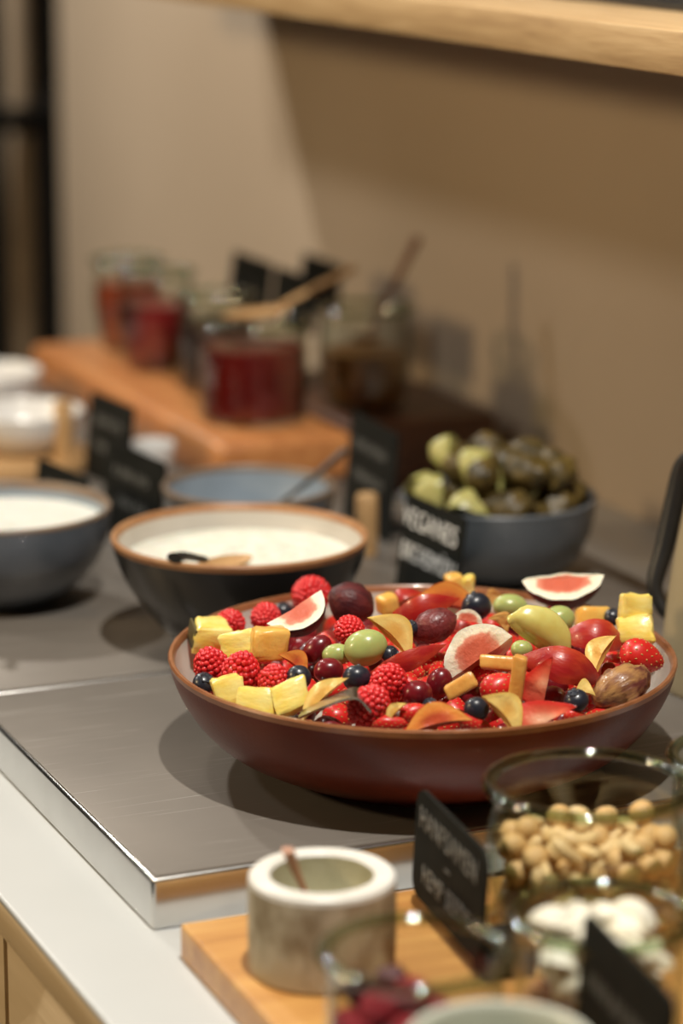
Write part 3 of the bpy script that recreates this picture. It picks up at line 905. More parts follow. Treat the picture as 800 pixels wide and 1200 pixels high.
# fruit heap, in metres: kind, x right, y away, z up (seen from the guests' side), size, wedge half angle or height, tilt, label
FRUITS = [
    ('pineapple', -0.1268, 0.0324, 0.0653, 0.0236, 0.0206, 0.0154, 10.0, 8.0, 15.0, 'pineapple chunk with a dark rind edge leaning on the rim of the fruit bowl'),
    ('raspberry', -0.1153, 0.0516, 0.0673, 0.0192, 0.0177, 0.0, 60.0, 30.0, 0.0, 'red raspberry behind the pineapple chunk that leans on the bowl rim'),
    ('raspberry', -0.0942, 0.0612, 0.0684, 0.0219, 0.0178, 0.0, 80.0, -10.0, 0.0, 'plump raspberry beside the orange mango cube'),
    ('pineapple', -0.106, -0.0028, 0.0694, 0.0241, 0.0171, 0.0131, -15.0, -12.0, -20.0, 'pale pineapple chunk wedged between mango cube and raspberries'),
    ('mango', -0.0905, -0.0155, 0.0744, 0.0229, 0.0209, 0.0199, -8.0, 4.0, 10.0, 'orange yellow mango cube among the raspberries'),
    ('raspberry', -0.123, -0.0369, 0.0683, 0.0207, 0.0197, 0.0, 20.0, -20.0, 0.0, 'raspberry resting above the blueberry at the bowl rim'),
    ('raspberry', -0.1048, -0.0606, 0.071, 0.0252, 0.0213, 0.0, 20.0, 10.0, 0.0, 'largest raspberry, touching another raspberry above the pineapple chunks'),
    ('blueberry', -0.1259, -0.0577, 0.0634, 0.0068, 0.0, 0.0, 40.0, -0.0, 20.0, 'blueberry against the bowl rim below a raspberry'),
    ('raspberry', -0.0851, -0.0749, 0.071, 0.0202, 0.0183, 0.0, 40.0, -0.0, 0.0, 'raspberry between the largest raspberry and a blueberry'),
    ('blueberry', -0.0716, -0.0782, 0.0736, 0.0072, 0.0, 0.0, 80.0, -30.0, 0.0, 'dark blueberry standing between raspberry and pale peach sliver'),
    ('pineapple', -0.112, -0.0769, 0.064, 0.0202, 0.0115, 0.0115, -20.0, -10.0, 30.0, 'small pineapple chunk at the rim below the largest raspberry'),
    ('pineapple', -0.0935, -0.0974, 0.0641, 0.0247, 0.0123, 0.0133, -25.0, 4.0, -10.0, 'flat pineapple chunk lying along the bowl rim'),
    ('pineapple', -0.076, -0.0976, 0.0678, 0.0218, 0.0161, 0.0123, -30.0, -18.0, 10.0, 'pineapple chunk beside the pale peach sliver'),
    ('peach', -0.0593, -0.1047, 0.0726, 0.0377, 0.0123, 22.0, -62.0, -46.0, 0.0, 'long pale peach sliver standing beside the serving spoon'),
    ('blueberry', -0.084, 0.0966, 0.0627, 0.0059, 0.0, 0.0, 40.0, -0.0, 0.0, 'blueberry half hidden behind the cream fig wedge'),
    ('fig', -0.0705, 0.0112, 0.0797, 0.0395, 0.0314, 48.0, 162.0, -24.0, 25.0, 'fig wedge with cream cut face next to a raspberry'),
    ('raspberry', -0.0677, 0.1115, 0.0692, 0.0237, 0.0226, 0.0, 60.0, -70.0, 0.0, 'raspberry on top next to the dark purple fig half'),
    ('figdark', -0.0421, 0.0535, 0.0801, 0.0322, 0.0312, 150.0, 20.0, 30.0, 20.0, 'dark purple fig half with skin upward'),
    ('grapered', -0.0615, -0.0261, 0.0746, 0.0188, 0.0149, 0.0, 0.0, -50.0, 0.0, 'dark red grape under the cream fig wedge'),
    ('grapered', -0.0549, -0.0621, 0.0728, 0.0174, 0.0145, 0.0, 0.0, -10.0, 0.0, 'glossy red grape beside the blueberry and green grape'),
    ('nectarine', -0.0733, -0.0312, 0.0704, 0.0217, 0.0119, 30.0, -50.0, 40.0, 0.0, 'small nectarine piece tucked behind a blueberry'),
    ('raspberry', -0.0432, -0.008, 0.0807, 0.024, 0.017, 0.0, 80.0, -15.0, 0.0, 'raspberry below the dark purple fig half'),
    ('grapegreen', -0.0339, -0.0405, 0.0801, 0.0255, 0.0211, 0.0, 0.0, -20.0, 0.0, 'plump green grape at the middle of the bowl'),
    ('grapegreen', -0.0506, -0.0336, 0.0738, 0.0168, 0.0128, 0.0, 0.0, -10.0, 0.0, 'green grape half hidden behind the plump one'),
    ('peach', -0.0168, -0.0142, 0.0832, 0.0369, 0.0179, 36.0, -62.0, 46.0, 0.0, 'yellow peach wedge leaning on the dark fig half'),
    ('mango', -0.0197, 0.0848, 0.0708, 0.0138, 0.0116, 0.0116, 0.0, -10.0, 30.0, 'small yellow mango cube at the far side of the bowl'),
    ('blueberry', -0.039, -0.0821, 0.0745, 0.0081, 0.0, 0.0, -60.0, -0.0, 0.0, 'blueberry in front of the plump green grape'),
    ('blueberry', -0.0197, -0.0416, 0.0764, 0.0054, 0.0, 0.0, 60.0, -0.0, 40.0, 'small blueberry behind the red nectarine strip'),
    ('raspberry', -0.0209, -0.0913, 0.0755, 0.0219, 0.02, 0.0, 30.0, 20.0, 0.0, 'raspberry beside the blueberry in front of the green grape'),
    ('raspberry', -0.0316, -0.1157, 0.0698, 0.0244, 0.0216, 0.0, 30.0, 30.0, 0.0, 'raspberry touching the serving spoon'),
    ('grapered', -0.0054, -0.0978, 0.0707, 0.0171, 0.0152, 0.0, 0.0, -0.0, 0.0, 'round red grape next to a raspberry and a strawberry piece'),
    ('grapered', 0.0072, -0.0781, 0.0705, 0.0192, 0.0144, 0.0, 0.0, -70.0, 0.0, 'dark red grape in shade under the open fig quarter'),
    ('nectarine', -0.0109, -0.0658, 0.0802, 0.0483, 0.0155, 24.0, 78.0, -22.0, 0.0, 'long red nectarine strip lying before the speckled fig'),
    ('nectarine', -0.0096, 0.0908, 0.0731, 0.0276, 0.0127, 26.0, 30.0, -30.0, 0.0, 'nectarine slice with dark red skin at the far rim'),
    ('nectarine', 0.0006, 0.0396, 0.081, 0.0474, 0.0175, 26.0, 70.0, -18.0, 0.0, 'long orange red nectarine slice behind the speckled fig'),
    ('nectarine', 0.0174, 0.076, 0.079, 0.0473, 0.0179, 34.0, -50.0, 8.0, 0.0, 'nectarine slice showing orange flesh under a red skin edge'),
    ('mango', 0.0238, 0.1288, 0.0722, 0.0109, 0.0141, 0.0098, 0.0, -14.0, 20.0, 'orange mango stub standing up at the far rim'),
    ('pineapple', 0.0324, 0.1269, 0.0694, 0.0098, 0.0087, 0.0087, 0.0, -0.0, 0.0, 'pale pineapple bit behind the nectarine slices'),
    ('figdark', 0.0065, -0.003, 0.0822, 0.0301, 0.0241, 150.0, 30.0, -25.0, 0.0, 'speckled reddish purple fig piece behind the open fig quarter'),
    ('blueberry', -0.0072, -0.0067, 0.0821, 0.005, 0.0, 0.0, 30.0, -0.0, 0.0, 'small blueberry on the long nectarine slice'),
    ('blueberry', 0.0344, 0.0566, 0.0775, 0.0094, 0.0, 0.0, -50.0, -20.0, 0.0, 'large blueberry behind the open fig quarter'),
    ('fig', 0.0277, 0.0225, 0.0812, 0.0183, 0.0122, 44.0, -60.0, 10.0, 0.0, 'small pale fig piece beside the large blueberry'),
    ('figopen', 0.0292, -0.0529, 0.0836, 0.0448, 0.0331, 50.0, -75.0, -35.0, 0.0, 'open fig quarter with pink pulp facing outward'),
    ('stick', 0.0427, -0.0736, 0.0809, 0.0288, 0.0096, 0.0086, -20.0, 4.0, 0.0, 'golden peach stick lying level above the strawberry'),
    ('stick', 0.0188, -0.0964, 0.0749, 0.0209, 0.0104, 0.0095, -20.0, -30.0, 0.0, 'short peach stick with an orange tip'),
    ('blueberry', 0.0263, -0.1204, 0.0692, 0.007, 0.0, 0.0, -80.0, -0.0, 0.0, 'blueberry with its crown showing beside the pale peach wedge'),
    ('nectarine', 0.0036, -0.1302, 0.0679, 0.0399, 0.0158, 34.0, -62.0, -14.0, 0.0, 'nectarine wedge with orange face at the near rim'),
    ('strawberry', -0.0082, -0.1201, 0.067, 0.0159, 0.0122, 0.0, 40.0, -20.0, 0.0, 'small strawberry piece beside the nectarine wedge'),
    ('strawberry', -0.0204, -0.123, 0.062, 0.0215, 0.0103, 0.0, 30.0, -0.0, 0.0, 'strawberry lying low along the rim by the spoon'),
    ('strawberry', 0.0254, -0.1231, 0.0618, 0.0205, 0.0103, 0.0, 30.0, 20.0, 0.0, 'strawberry lying low between nectarine and peach wedge'),
    ('peach', -0.019, -0.1224, 0.0691, 0.0168, 0.0075, 24.0, -60.0, -50.0, 0.0, 'tiny pale peach wedge between two raspberries'),
    ('blueberry', 0.0015, -0.1065, 0.0666, 0.0047, 0.0, 0.0, 30.0, -0.0, 0.0, 'blueberry tucked behind the nectarine wedge'),
    ('peach', 0.042, -0.1232, 0.0707, 0.0326, 0.0186, 26.0, -66.0, 50.0, 0.0, 'pale peach wedge pointing up from the near rim'),
    ('strawberry', 0.0401, -0.0902, 0.072, 0.0219, 0.02, 0.0, 50.0, -30.0, 0.0, 'strawberry under the golden peach stick'),
    ('stick', 0.0498, -0.1004, 0.0782, 0.034, 0.0085, 0.0085, -10.0, -84.0, 0.0, 'upright golden peach stick crossing the level one'),
    ('strawcut', 0.063, -0.0872, 0.0762, 0.0324, 0.0191, 36.0, -62.0, -80.0, 0.0, 'pale cut strawberry wedge beside the upright peach stick'),
    ('strawcut', 0.0619, -0.1202, 0.0669, 0.0393, 0.0187, 34.0, -66.0, -28.0, 0.0, 'strawberry wedge with pale edge at the near rim'),
    ('strawberry', 0.0809, -0.1066, 0.0616, 0.0113, 0.0085, 0.0, 20.0, -0.0, 0.0, 'strawberry tip beside a blueberry at the near rim'),
    ('nectarine', 0.0786, -0.0584, 0.0749, 0.0524, 0.0214, 34.0, 62.0, 16.0, 0.0, 'broad crimson nectarine wedge with skin facing out'),
    ('peach', 0.089, -0.0755, 0.0676, 0.0125, 0.0106, 30.0, -60.0, -0.0, 0.0, 'small peach bit beside the striped fig'),
    ('blueberry', 0.0824, -0.1032, 0.0689, 0.0071, 0.0, 0.0, 20.0, -20.0, 0.0, 'blueberry between crimson nectarine wedge and striped fig'),
    ('figbrown', 0.1107, -0.0707, 0.0663, 0.0386, 0.0299, 150.0, 30.0, -24.0, 20.0, 'striped brown purple fig half at the rim'),
    ('strawberry', 0.1279, -0.0167, 0.0681, 0.0269, 0.0229, 0.0, 70.0, 20.0, 0.0, 'large strawberry at the rim beside the striped fig'),
    ('peach', 0.1012, -0.0341, 0.0763, 0.0306, 0.0177, 24.0, -76.0, -66.0, 0.0, 'yellow peach sliver standing against the red nectarine slice'),
    ('nectarine', 0.1036, 0.0133, 0.0711, 0.0467, 0.0203, 32.0, 55.0, 8.0, 0.0, 'dark red nectarine slice behind the yellow peach sliver'),
    ('pineapple', 0.127, 0.0322, 0.0838, 0.0205, 0.0154, 0.0143, -10.0, 10.0, 20.0, 'pineapple chunk with a sharp tip at the far rim'),
    ('pineapple', 0.1289, 0.0225, 0.0717, 0.0235, 0.0174, 0.0153, -30.0, -10.0, -15.0, 'pineapple chunk above the large strawberry'),
    ('mango', 0.1059, 0.0616, 0.0694, 0.024, 0.0136, 0.0146, -15.0, 6.0, 15.0, 'mango chunk with a bright yellow top beside the green grape'),
    ('blueberry', 0.1179, 0.0567, 0.0714, 0.0057, 0.0, 0.0, 40.0, -0.0, 0.0, 'blueberry between mango chunk and pineapple'),
    ('pear', 0.0702, -0.0104, 0.0826, 0.041, 0.023, 40.0, -20.0, 36.0, 0.0, 'glossy yellow green pear slice among the green grapes'),
    ('grapegreen', 0.0563, 0.073, 0.0729, 0.0221, 0.0158, 0.0, 0.0, 6.0, 0.0, 'green grape behind the pear slice near the blueberry'),
    ('grapegreen', 0.083, 0.0379, 0.0745, 0.0206, 0.0175, 0.0, 0.0, -20.0, 0.0, 'round green grape between pear slice and mango'),
    ('grapegreen', 0.0575, -0.0169, 0.0725, 0.013, 0.011, 0.0, 0.0, -0.0, 0.0, 'green grape peeking out under the pear slice'),
    ('strawberry', 0.0897, 0.0954, 0.0668, 0.0171, 0.0139, 0.0, 60.0, -10.0, 0.0, 'strawberry under the upturned fig half'),
    ('figopen', 0.0905, 0.0944, 0.0748, 0.0511, 0.0319, 72.0, 190.0, -4.0, 0.0, 'upturned fig half with rosy pulp at the far rim'),
    ('peach', 0.0499, 0.0356, 0.0765, 0.0154, 0.0113, 34.0, -20.0, 40.0, 0.0, 'brownish peach bit behind the pear slice'),
    ('peach', 0.048, 0.1218, 0.0664, 0.0151, 0.0119, 30.0, -20.0, -20.0, 0.0, 'peach bit at the far rim behind the large blueberry'),
    ('strawberry', 0.0333, -0.0539, 0.0707, 0.0195, 0.0146, 0.0, 40.0, -60.0, 0.0, 'strawberry in shade below the open fig quarter'),
    ('strawberry', 0.0215, -0.0328, 0.0698, 0.0217, 0.0168, 0.0, 40.0, -20.0, 0.0, 'strawberry deep beneath the open fig quarter'),
    ('nectarine', 0.1065, -0.0338, 0.0629, 0.0277, 0.0128, 30.0, 30.0, -30.0, 0.0, 'nectarine slice deep behind the striped fig'),
]

# ================================================================== fruit builders (each returns a thing with its parts)


def prof_sphere(t):
    return math.sin(PI * t), 1.0


def prof_fig(t):
    # stem end (t=0) narrow, blossom end round
    return math.sin(PI * t ** 0.72) * (0.42 + 0.62 * t ** 0.8), 1.0


def prof_figwhole(t):
    return (math.sin(PI * t ** 0.85)) ** 0.62 * (0.72 + 0.30 * t), 1.0


def prof_pear(t):
    return math.sin(PI * t) ** 0.8, 1.0


def prof_straw(t):
    return math.sin(PI * t ** 0.62) ** 0.75 * (1.05 - 0.25 * t), 1.0


def lune_meshes(L, R, half, prof, s0=0.0, nt_=16, nphi=8, ns=6, seed=0, rough=0.03, belly=0.0):
    """A wedge of a round fruit: axis along X, skin side up (+Z), two cut faces.  Returns (flesh, skin) meshes."""
    rngo = Vector((seed * 2.3, seed * 1.1, seed * 0.7))

    def P(t, phi, s):
        r = prof(t)[0] * R
        x = (t - 0.5) * L
        y, z = math.sin(phi) * r * s, math.cos(phi) * r * s
        n = noise.noise(Vector((x, y, z)) * (2.2 / R) + rngo) * rough * R
        z -= R * (0.5 + 0.5 * s0) if half < 1.75 else 0.0     # centre the piece
        return Vector((x, y + n, z + n * 0.7))

    out = []
    # skin
    bm = bmesh.new()
    g = [[bm.verts.new(P(i / nt_, -half + 2 * half * k / nphi, 1.0)) for k in range(nphi + 1)] for i in range(nt_ + 1)]
    for i in range(nt_):
        for k in range(nphi):
            bm.faces.new((g[i][k], g[i + 1][k], g[i + 1][k + 1], g[i][k + 1]))
    bmesh.ops.remove_doubles(bm, verts=bm.verts[:], dist=R * 0.004)
    bmesh.ops.recalc_face_normals(bm, faces=bm.faces[:])
    skin = bpy.data.meshes.new('skin')
    bm.to_mesh(skin)
    bm.free()
    # flesh: two cut faces and the inner strip
    verts, faces, core = [], [], []

    def add(p, c):
        verts.append(tuple(p))
        core.append(c)
        return len(verts) - 1

    for sgn in (-1, 1):
        gg = []
        for i in range(nt_ + 1):
            t = i / nt_
            row = []
            for k in range(ns + 1):
                s = s0 + (1 - s0) * k / ns
                bulge = belly * R * math.sin(PI * t) * math.sin(PI * k / ns)
                p = P(t, sgn * half, s)
                nrm = Vector((0, math.cos(half) * sgn, -math.sin(half)))
                n = noise.noise(p * (5 / R) + rngo) * 0.035 * R
                rim_d = (1 - k / ns) * prof(t)[0]
                c = 1 - min(1, 1.35 * min(rim_d, 0.5 * L / R * min(t, 1 - t) * 1.3))
                row.append(add(p + nrm * (bulge + (n if 0 < k < ns else 0)), c))
            gg.append(row)
        for i in range(nt_):
            for k in range(ns):
                f = (gg[i][k], gg[i + 1][k], gg[i + 1][k + 1], gg[i][k + 1])
                faces.append(f if sgn < 0 else f[::-1])
        if sgn < 0:
            first = gg
        else:
            if s0 > 0:
                m = 4
                prev = [r[0] for r in first]
                for q in range(1, m + 1):
                    if q == m:
                        cur = [r[0] for r in gg]
                    else:
                        cur = [add(P(i / nt_, -half + 2 * half * q / m, s0), 0.1) for i in range(nt_ + 1)]
                    for i in range(nt_):
                        faces.append((prev[i], cur[i], cur[i + 1], prev[i + 1]))
                    prev = cur
    flesh = bpy.data.meshes.new('flesh')
    flesh.from_pydata(verts, [], faces)
    at = flesh.attributes.new('core', 'FLOAT', 'POINT')
    at.data.foreach_set('value', core)
    flesh.validate()
    return flesh, skin


def wedge_thing(name, L, R, half, prof, m_flesh, m_skin, s0=0.0, seed=0, rough=0.03, belly=0.0):
    fl, sk = lune_meshes(L, R, rad(half), prof, s0, seed=seed, rough=rough, belly=belly)
    e = empty(name)
    link('flesh', fl, m_flesh, e, angle=40)
    link('skin', sk, m_skin, e, angle=60)
    return e


RASP = []
for variant in range(3):
    # drupelets in rings round a hollow thimble; joined: each is smaller than a lentil
    bm = bmesh.new()
    rng = random.Random(variant)
    src = bmesh.new()
    bmesh.ops.create_icosphere(src, subdivisions=2, radius=1)
    sv = [v.co.copy() for v in src.verts]
    sf = [[v.index for v in f.verts] for f in src.faces]
    src.free()
    for ring, (zz, rr, n) in enumerate(((-0.44, 0.35, 15), (-0.29, 0.42, 18), (-0.13, 0.45, 19), (0.03, 0.44, 18), (0.18, 0.39, 16), (0.31, 0.31, 13), (0.42, 0.21, 9), (0.48, 0.09, 4))):
        for k in range(n):
            a = 2 * PI * (k + 0.5 * (ring % 2)) / n + rng.uniform(-0.05, 0.05)
            c = Vector((rr * math.cos(a), rr * math.sin(a), zz + rng.uniform(-0.015, 0.015)))
            s = 0.088 * rng.uniform(0.92, 1.12)
            vs_ = [bm.verts.new(c + p * s) for p in sv]
            for f in sf:
                bm.faces.new([vs_[i] for i in f])
    core = bmesh.ops.create_icosphere(bm, subdivisions=3, radius=0.455)
    for v in core['verts']:
        v.co.z = v.co.z * 1.05 - 0.02
    RASP.append(bm_mesh(bm, 'raspberry'))
    RASP[-1].materials.append(MATS['raspberry_skin'])

BLUEB = blob_mesh('blueberry', 1, 1, 0.88, 0.03, 2.0, 1, 3)
_p = []
bm = bmesh.new()
for k in range(40):
    a = 2 * PI * k / 40
    tooth = 0.5 + 0.5 * math.cos(5 * a)
    _p.append((bm.verts.new((0.30 * math.cos(a), 0.30 * math.sin(a), 0.80)),
               bm.verts.new(((0.36 + 0.14 * tooth) * math.cos(a), (0.36 + 0.14 * tooth) * math.sin(a), 0.885 + 0.05 * tooth)),
               bm.verts.new((0.44 * math.cos(a), 0.44 * math.sin(a), 0.78))))
for k in range(40):
    j = (k + 1) % 40
    bm.faces.new((_p[k][0], _p[k][1], _p[j][1], _p[j][0]))
    bm.faces.new((_p[k][1], _p[k][2], _p[j][2], _p[j][1]))
bm.faces.new([q[0] for q in _p])
CROWN = bm_mesh(bm, 'crown')


def straw_shape(p, n):
    t = (n.x + 1) / 2
    k = 1.08 - 0.42 * t ** 1.6
    return Vector((p.x, p.y * k, p.z * k))


STRAW = blob_mesh('strawberry', 1, 0.92, 0.92, 0.04, 1.5, 3, 4, straw_shape)
# tiny seeds, joined: far too small to lift one by one
bm = bmesh.new()
N = 90
for i in range(N):
    x = 1 - 2 * (i + 0.5) / N
    ph = i * 2.39996
    rr = math.sqrt(1 - x * x)
    n = Vector((x, rr * math.cos(ph), rr * math.sin(ph)))
    f = 1 + 0.04 * noise.noise(n * 1.5 + Vector((9.3, 5.1, 2.7)))
    p = straw_shape(Vector((n.x, n.y * 0.92, n.z * 0.92)) * f, n)
    q = n.to_track_quat('Z', 'X').to_matrix().to_4x4()
    r = bmesh.ops.create_icosphere(bm, subdivisions=1, radius=1)
    bmesh.ops.transform(bm, matrix=Matrix.Translation(p) @ q @ Matrix.Diagonal((0.075, 0.045, 0.03, 1)), verts=r['verts'])
SEEDS = bm_mesh(bm, 'seeds')


def chunk_mesh(L, W, H, seed, taper=0.75, bev=0.0016, lump=0.10):
    rng = random.Random(seed)
    bm = bmesh.new()
    bmesh.ops.create_cube(bm, size=1)
    for v in bm.verts:
        k = taper if v.co.y > 0 else 1.0
        v.co = Vector((v.co.x * L * k * rng.uniform(0.86, 1.08), v.co.y * W * rng.uniform(0.88, 1.08), v.co.z * H * rng.uniform(0.84, 1.1)))
    bmesh.ops.bevel(bm, geom=bm.edges[:], offset=min(bev, H * 0.22), segments=2, affect='EDGES', profile=0.5)
    bmesh.ops.subdivide_edges(bm, edges=bm.edges[:], cuts=2, use_grid_fill=True)
    for v in bm.verts:
        n = noise.noise(v.co * 260 + Vector((seed, 0, 0)))
        v.co += v.co.normalized() * n * H * lump * 0.6
    return bm_mesh(bm, 'chunk')


YM = Matrix.Rotation(-YAW, 4, 'Z')        # the bowl is described as seen from the guests' side
CATS = dict(pineapple='pineapple', raspberry='raspberry', mango='mango', blueberry='blueberry', peach='peach', fig='fig', figdark='fig', figopen='fig',
            figbrown='fig', grapered='grape', grapegreen='grape', nectarine='nectarine', stick='peach', strawberry='strawberry', strawcut='strawberry', pear='pear')


def make_fruit(kind, L, W, H, i):
    if kind == 'raspberry':
        o = link('raspberry', RASP[i % 3], None, angle=180)
        o.scale = (W * 1.02, W * 1.02, L * 0.95)
        return o
    if kind == 'blueberry':
        o = link('blueberry', BLUEB, 'blueberry_skin', angle=180)
        c_ = link('crown', CROWN, 'blueberry_crown', o, angle=60)
        o.scale = (L, L, L)
        return o
    if kind in ('grapered', 'grapegreen'):
        o = link('grape', blob_mesh('grape', L / 2, W / 2, W / 2, 0.03, 1.5, i, 4), 'grape_red' if kind == 'grapered' else 'grape_green', angle=180)
        return o
    if kind == 'strawberry':
        o = link('strawberry', STRAW, 'strawberry_skin', angle=180)
        s = link('seeds', SEEDS, 'strawberry_seed', o, angle=180)
        o.scale = (L / 2, W / 2, W / 2)
        return o
    if kind == 'pineapple':
        o = link('pineapple_chunk', chunk_mesh(L * 1.05, W, max(H, 0.018), i, 0.62, 0.0026, 0.20), 'pineapple_flesh', angle=40)
        if i == 0:
            r = link('rind', box_mesh('rind', 0.0016, W * 0.9, H * 0.9, 0.0006, 2, False), 'pineapple_rind', o)
            r.location = (-L * 0.47, 0, 0)
        return o
    if kind == 'mango':
        return link('mango_chunk', chunk_mesh(L, W, max(H, 0.013), i, 0.9, 0.0032, 0.08), 'mango_flesh', angle=50)
    if kind == 'stick':
        return link('peach_stick', chunk_mesh(L, W, H, i, 0.85, 0.0024, 0.06), 'stick_flesh', angle=50)
    half = H
    if kind in ('nectarine',):
        return wedge_thing('nectarine_slice', L, W * 0.95, half, prof_sphere, 'nectarine_flesh', 'nectarine_skin', 0.18, i, 0.05)
    if kind == 'peach':
        return wedge_thing('peach_slice', L, W * 0.95, half, prof_sphere, 'peach_flesh', 'peach_skin', 0.2, i, 0.05)
    if kind == 'pear':
        def bend(p, n):
            return Vector((p.x, p.y, p.z - 0.22 * W * (n.x ** 2) + (0.0 if n.y > -0.2 else 0.10 * W)))
        return link('pear_slice', blob_mesh('pear_slice', L * 0.52, W * 0.34, W * 0.46, 0.06, 1.8, i, 4, bend), 'pear_wet', angle=180)
    if kind == 'strawcut':
        return wedge_thing('strawberry_wedge', L, W * 0.85, half, prof_straw, 'strawberry_flesh', 'strawberry_skin', 0.0, i, 0.06)
    if kind in ('fig', 'figopen'):
        return wedge_thing('fig_piece', L, W * 0.70, half, prof_figwhole, 'fig_flesh', 'fig_skin', 0.0, i, 0.06)
    if kind == 'figdark':
        return wedge_thing('fig_piece', L, W * 0.50, half, prof_figwhole, 'fig_flesh', 'fig_skin' if i < 20 else 'fig_skin_red', 0.0, i, 0.08)
    if kind == 'figbrown':
        return wedge_thing('fig_piece', L, W * 0.50, half, prof_figwhole, 'fig_flesh', 'fig_skin_brown', 0.0, i, 0.22)


for i, (kind, x, y, z, L, W, H, rx, ry, rz, lab) in enumerate(FRUITS):
    o = make_fruit(kind, L, W, H, i)
    tag(o, lab, CATS[kind], CATS[kind] + ' pieces in the fruit bowl')
    sc = o.scale.copy()
    M = YM @ Matrix.Translation((x, y, z)) @ Euler((rad(rx), rad(ry), rad(rz)), 'XYZ').to_matrix().to_4x4()
    o.location = M.translation
    o.rotation_euler = M.to_euler()
    o.scale = sc

# lower layer that shows through the gaps of the heap
rng = random.Random(3)
under = []
for k in range(900):
    a, q = rng.uniform(0, 2 * PI), 0.128 * math.sqrt(rng.random())
    x, y = q * math.cos(a), q * math.sin(a)
    if all(math.hypot(x - u, y - v) > 0.0165 for u, v in under):
        under.append((x, y))
gmesh = blob_mesh('grape', 0.0105, 0.0088, 0.0088, 0.03, 1.5, 5, 3)
for k, (x, y) in enumerate(under):
    q = math.hypot(x, y)
    z = 0.047 + 0.009 * (1 - (q / 0.126) ** 2)
    if k % 3 == 0:
        o = link('grape', gmesh, 'grape_red', angle=180)
        tag(o, 'dark red grape deep in the gaps beneath the top fruit', 'grape', 'lower layer of grapes')
    else:
        o = link('strawberry', STRAW, 'strawberry_skin', angle=180)
        link('seeds', SEEDS, 'strawberry_seed', o, angle=180)
        o.scale = (0.0125, 0.0098, 0.0098)
        tag(o, 'strawberry deep in the gaps beneath the top fruit', 'strawberry', 'lower layer of strawberries')
    o.location = (x, y, z)
    o.rotation_euler = (rng.uniform(0, 6), rng.uniform(-0.5, 0.5), rng.uniform(0, 6))

# serving spoon lying in the fruit, its flat handle end bent over the near rim
sp = empty('serving_spoon', (0, 0, 0.07))
tag(sp, 'flat steel serving spoon sticking out between fruit and near rim', 'spoon')


def strap_mesh(path, w, t):
    bm = bmesh.new()
    P = [Vector(p) for p in path]
    rings = []
    for i, p in enumerate(P):
        d = (P[min(i + 1, len(P) - 1)] - P[max(i - 1, 0)]).normalized()
        side = d.cross(Vector((0, 0, 1))).normalized()
        n = side.cross(d).normalized()
        ww = w[i]
        rings.append([bm.verts.new(p + side * ww + n * t), bm.verts.new(p - side * ww + n * t), bm.verts.new(p - side * ww - n * t), bm.verts.new(p + side * ww - n * t)])
    for a, b_ in zip(rings, rings[1:]):
        for k in range(4):
            bm.faces.new((a[k], a[(k + 1) % 4], b_[(k + 1) % 4], b_[k]))
    bm.faces.new(rings[0])
    bm.faces.new(rings[-1])
    return bm_mesh(bm, 'handle')


def bf(x, y, z):
    v = YM @ Vector((x, y, z))
    return (v.x, v.y, v.z - 0.07)


pth = spline([bf(-0.070, -0.116, 0.0640), bf(-0.056, -0.118, 0.0715), bf(-0.045, -0.119, 0.0765), bf(-0.038, -0.119, 0.0770), bf(-0.0315, -0.119, 0.0700)], 5)
link('handle', strap_mesh(pth, [0.0065 + 0.0045 * k / (len(pth) - 1) for k in range(len(pth))], 0.0007), 'spoon_steel', sp, angle=50)
bw = link('spoon_bowl', blob_mesh('spoon_bowl', 0.020, 0.014, 0.004, 0, 1, 0, 3), 'spoon_steel', sp)
bw.location = bf(-0.080, -0.078, 0.056)

# ------------------------------------------------------------------ olive fruit in the grey bowl
rng = random.Random(12)
for k in range(7):
    a = rng.uniform(0, 6)
    W_ = wedge_thing('melon_wedge', 0.040, 0.020, 34, prof_sphere, 'melon_pale', 'melon_pale', 0.1, 60 + k, 0.10)
    tag(W_, 'pale green melon wedge at the lit side of the grey bowl', 'melon', 'melon wedges in the grey bowl')
    W_.location = (GRY[0] - 0.050 + 0.020 * (k % 3), GRY[1] + 0.024 - 0.022 * (k // 2) + 0.008 * (k % 2), 0.068 + 0.012 * ((k * 2) % 3))
    W_.rotation_euler = (rng.uniform(-1.4, 0.6), rng.uniform(-0.9, 0.5), rng.uniform(-1.5, 1.5))
spots = []
for k in range(300):
    x, y = rng.uniform(-0.030, 0.060), rng.uniform(-0.060, 0.050)
    if math.hypot(x, y) < 0.054 and all(math.hypot(x - u, y - v) > 0.021 for u, v in spots):
        spots.append((x, y))
for k, (x, y) in enumerate(spots):
    for lay in range(2):
        if lay and math.hypot(x, y) > 0.050:
            continue
        s = rng.uniform(0.0125, 0.0175)
        o = link('olive_fruit', blob_mesh('olive_fruit', s * 1.15, s, s * 0.9, 0.34, 2.3, k + 30 * lay, 3), 'olive_fruit', angle=180)
        st = link('stem', tube_mesh('stem', [(s * 0.9, 0, 0), (s * 1.25, 0, 0.002), (s * 1.5, 0, 0.004)], [0.0016, 0.0012, 0.0016], 8), 'dark_leaf', o)
        tag(o, 'wrinkled olive green fruit piled in the grey bowl', 'fruit', 'olive fruit in the grey bowl')
        o.location = (GRY[0] + x, GRY[1] + y, 0.056 + 0.024 * lay + rng.uniform(0, 0.006))
        o.rotation_euler = (rng.uniform(0, 6), rng.uniform(-0.8, 0.8), rng.uniform(0, 6))

# ------------------------------------------------------------------ nuts, berries and flakes in the glass jars


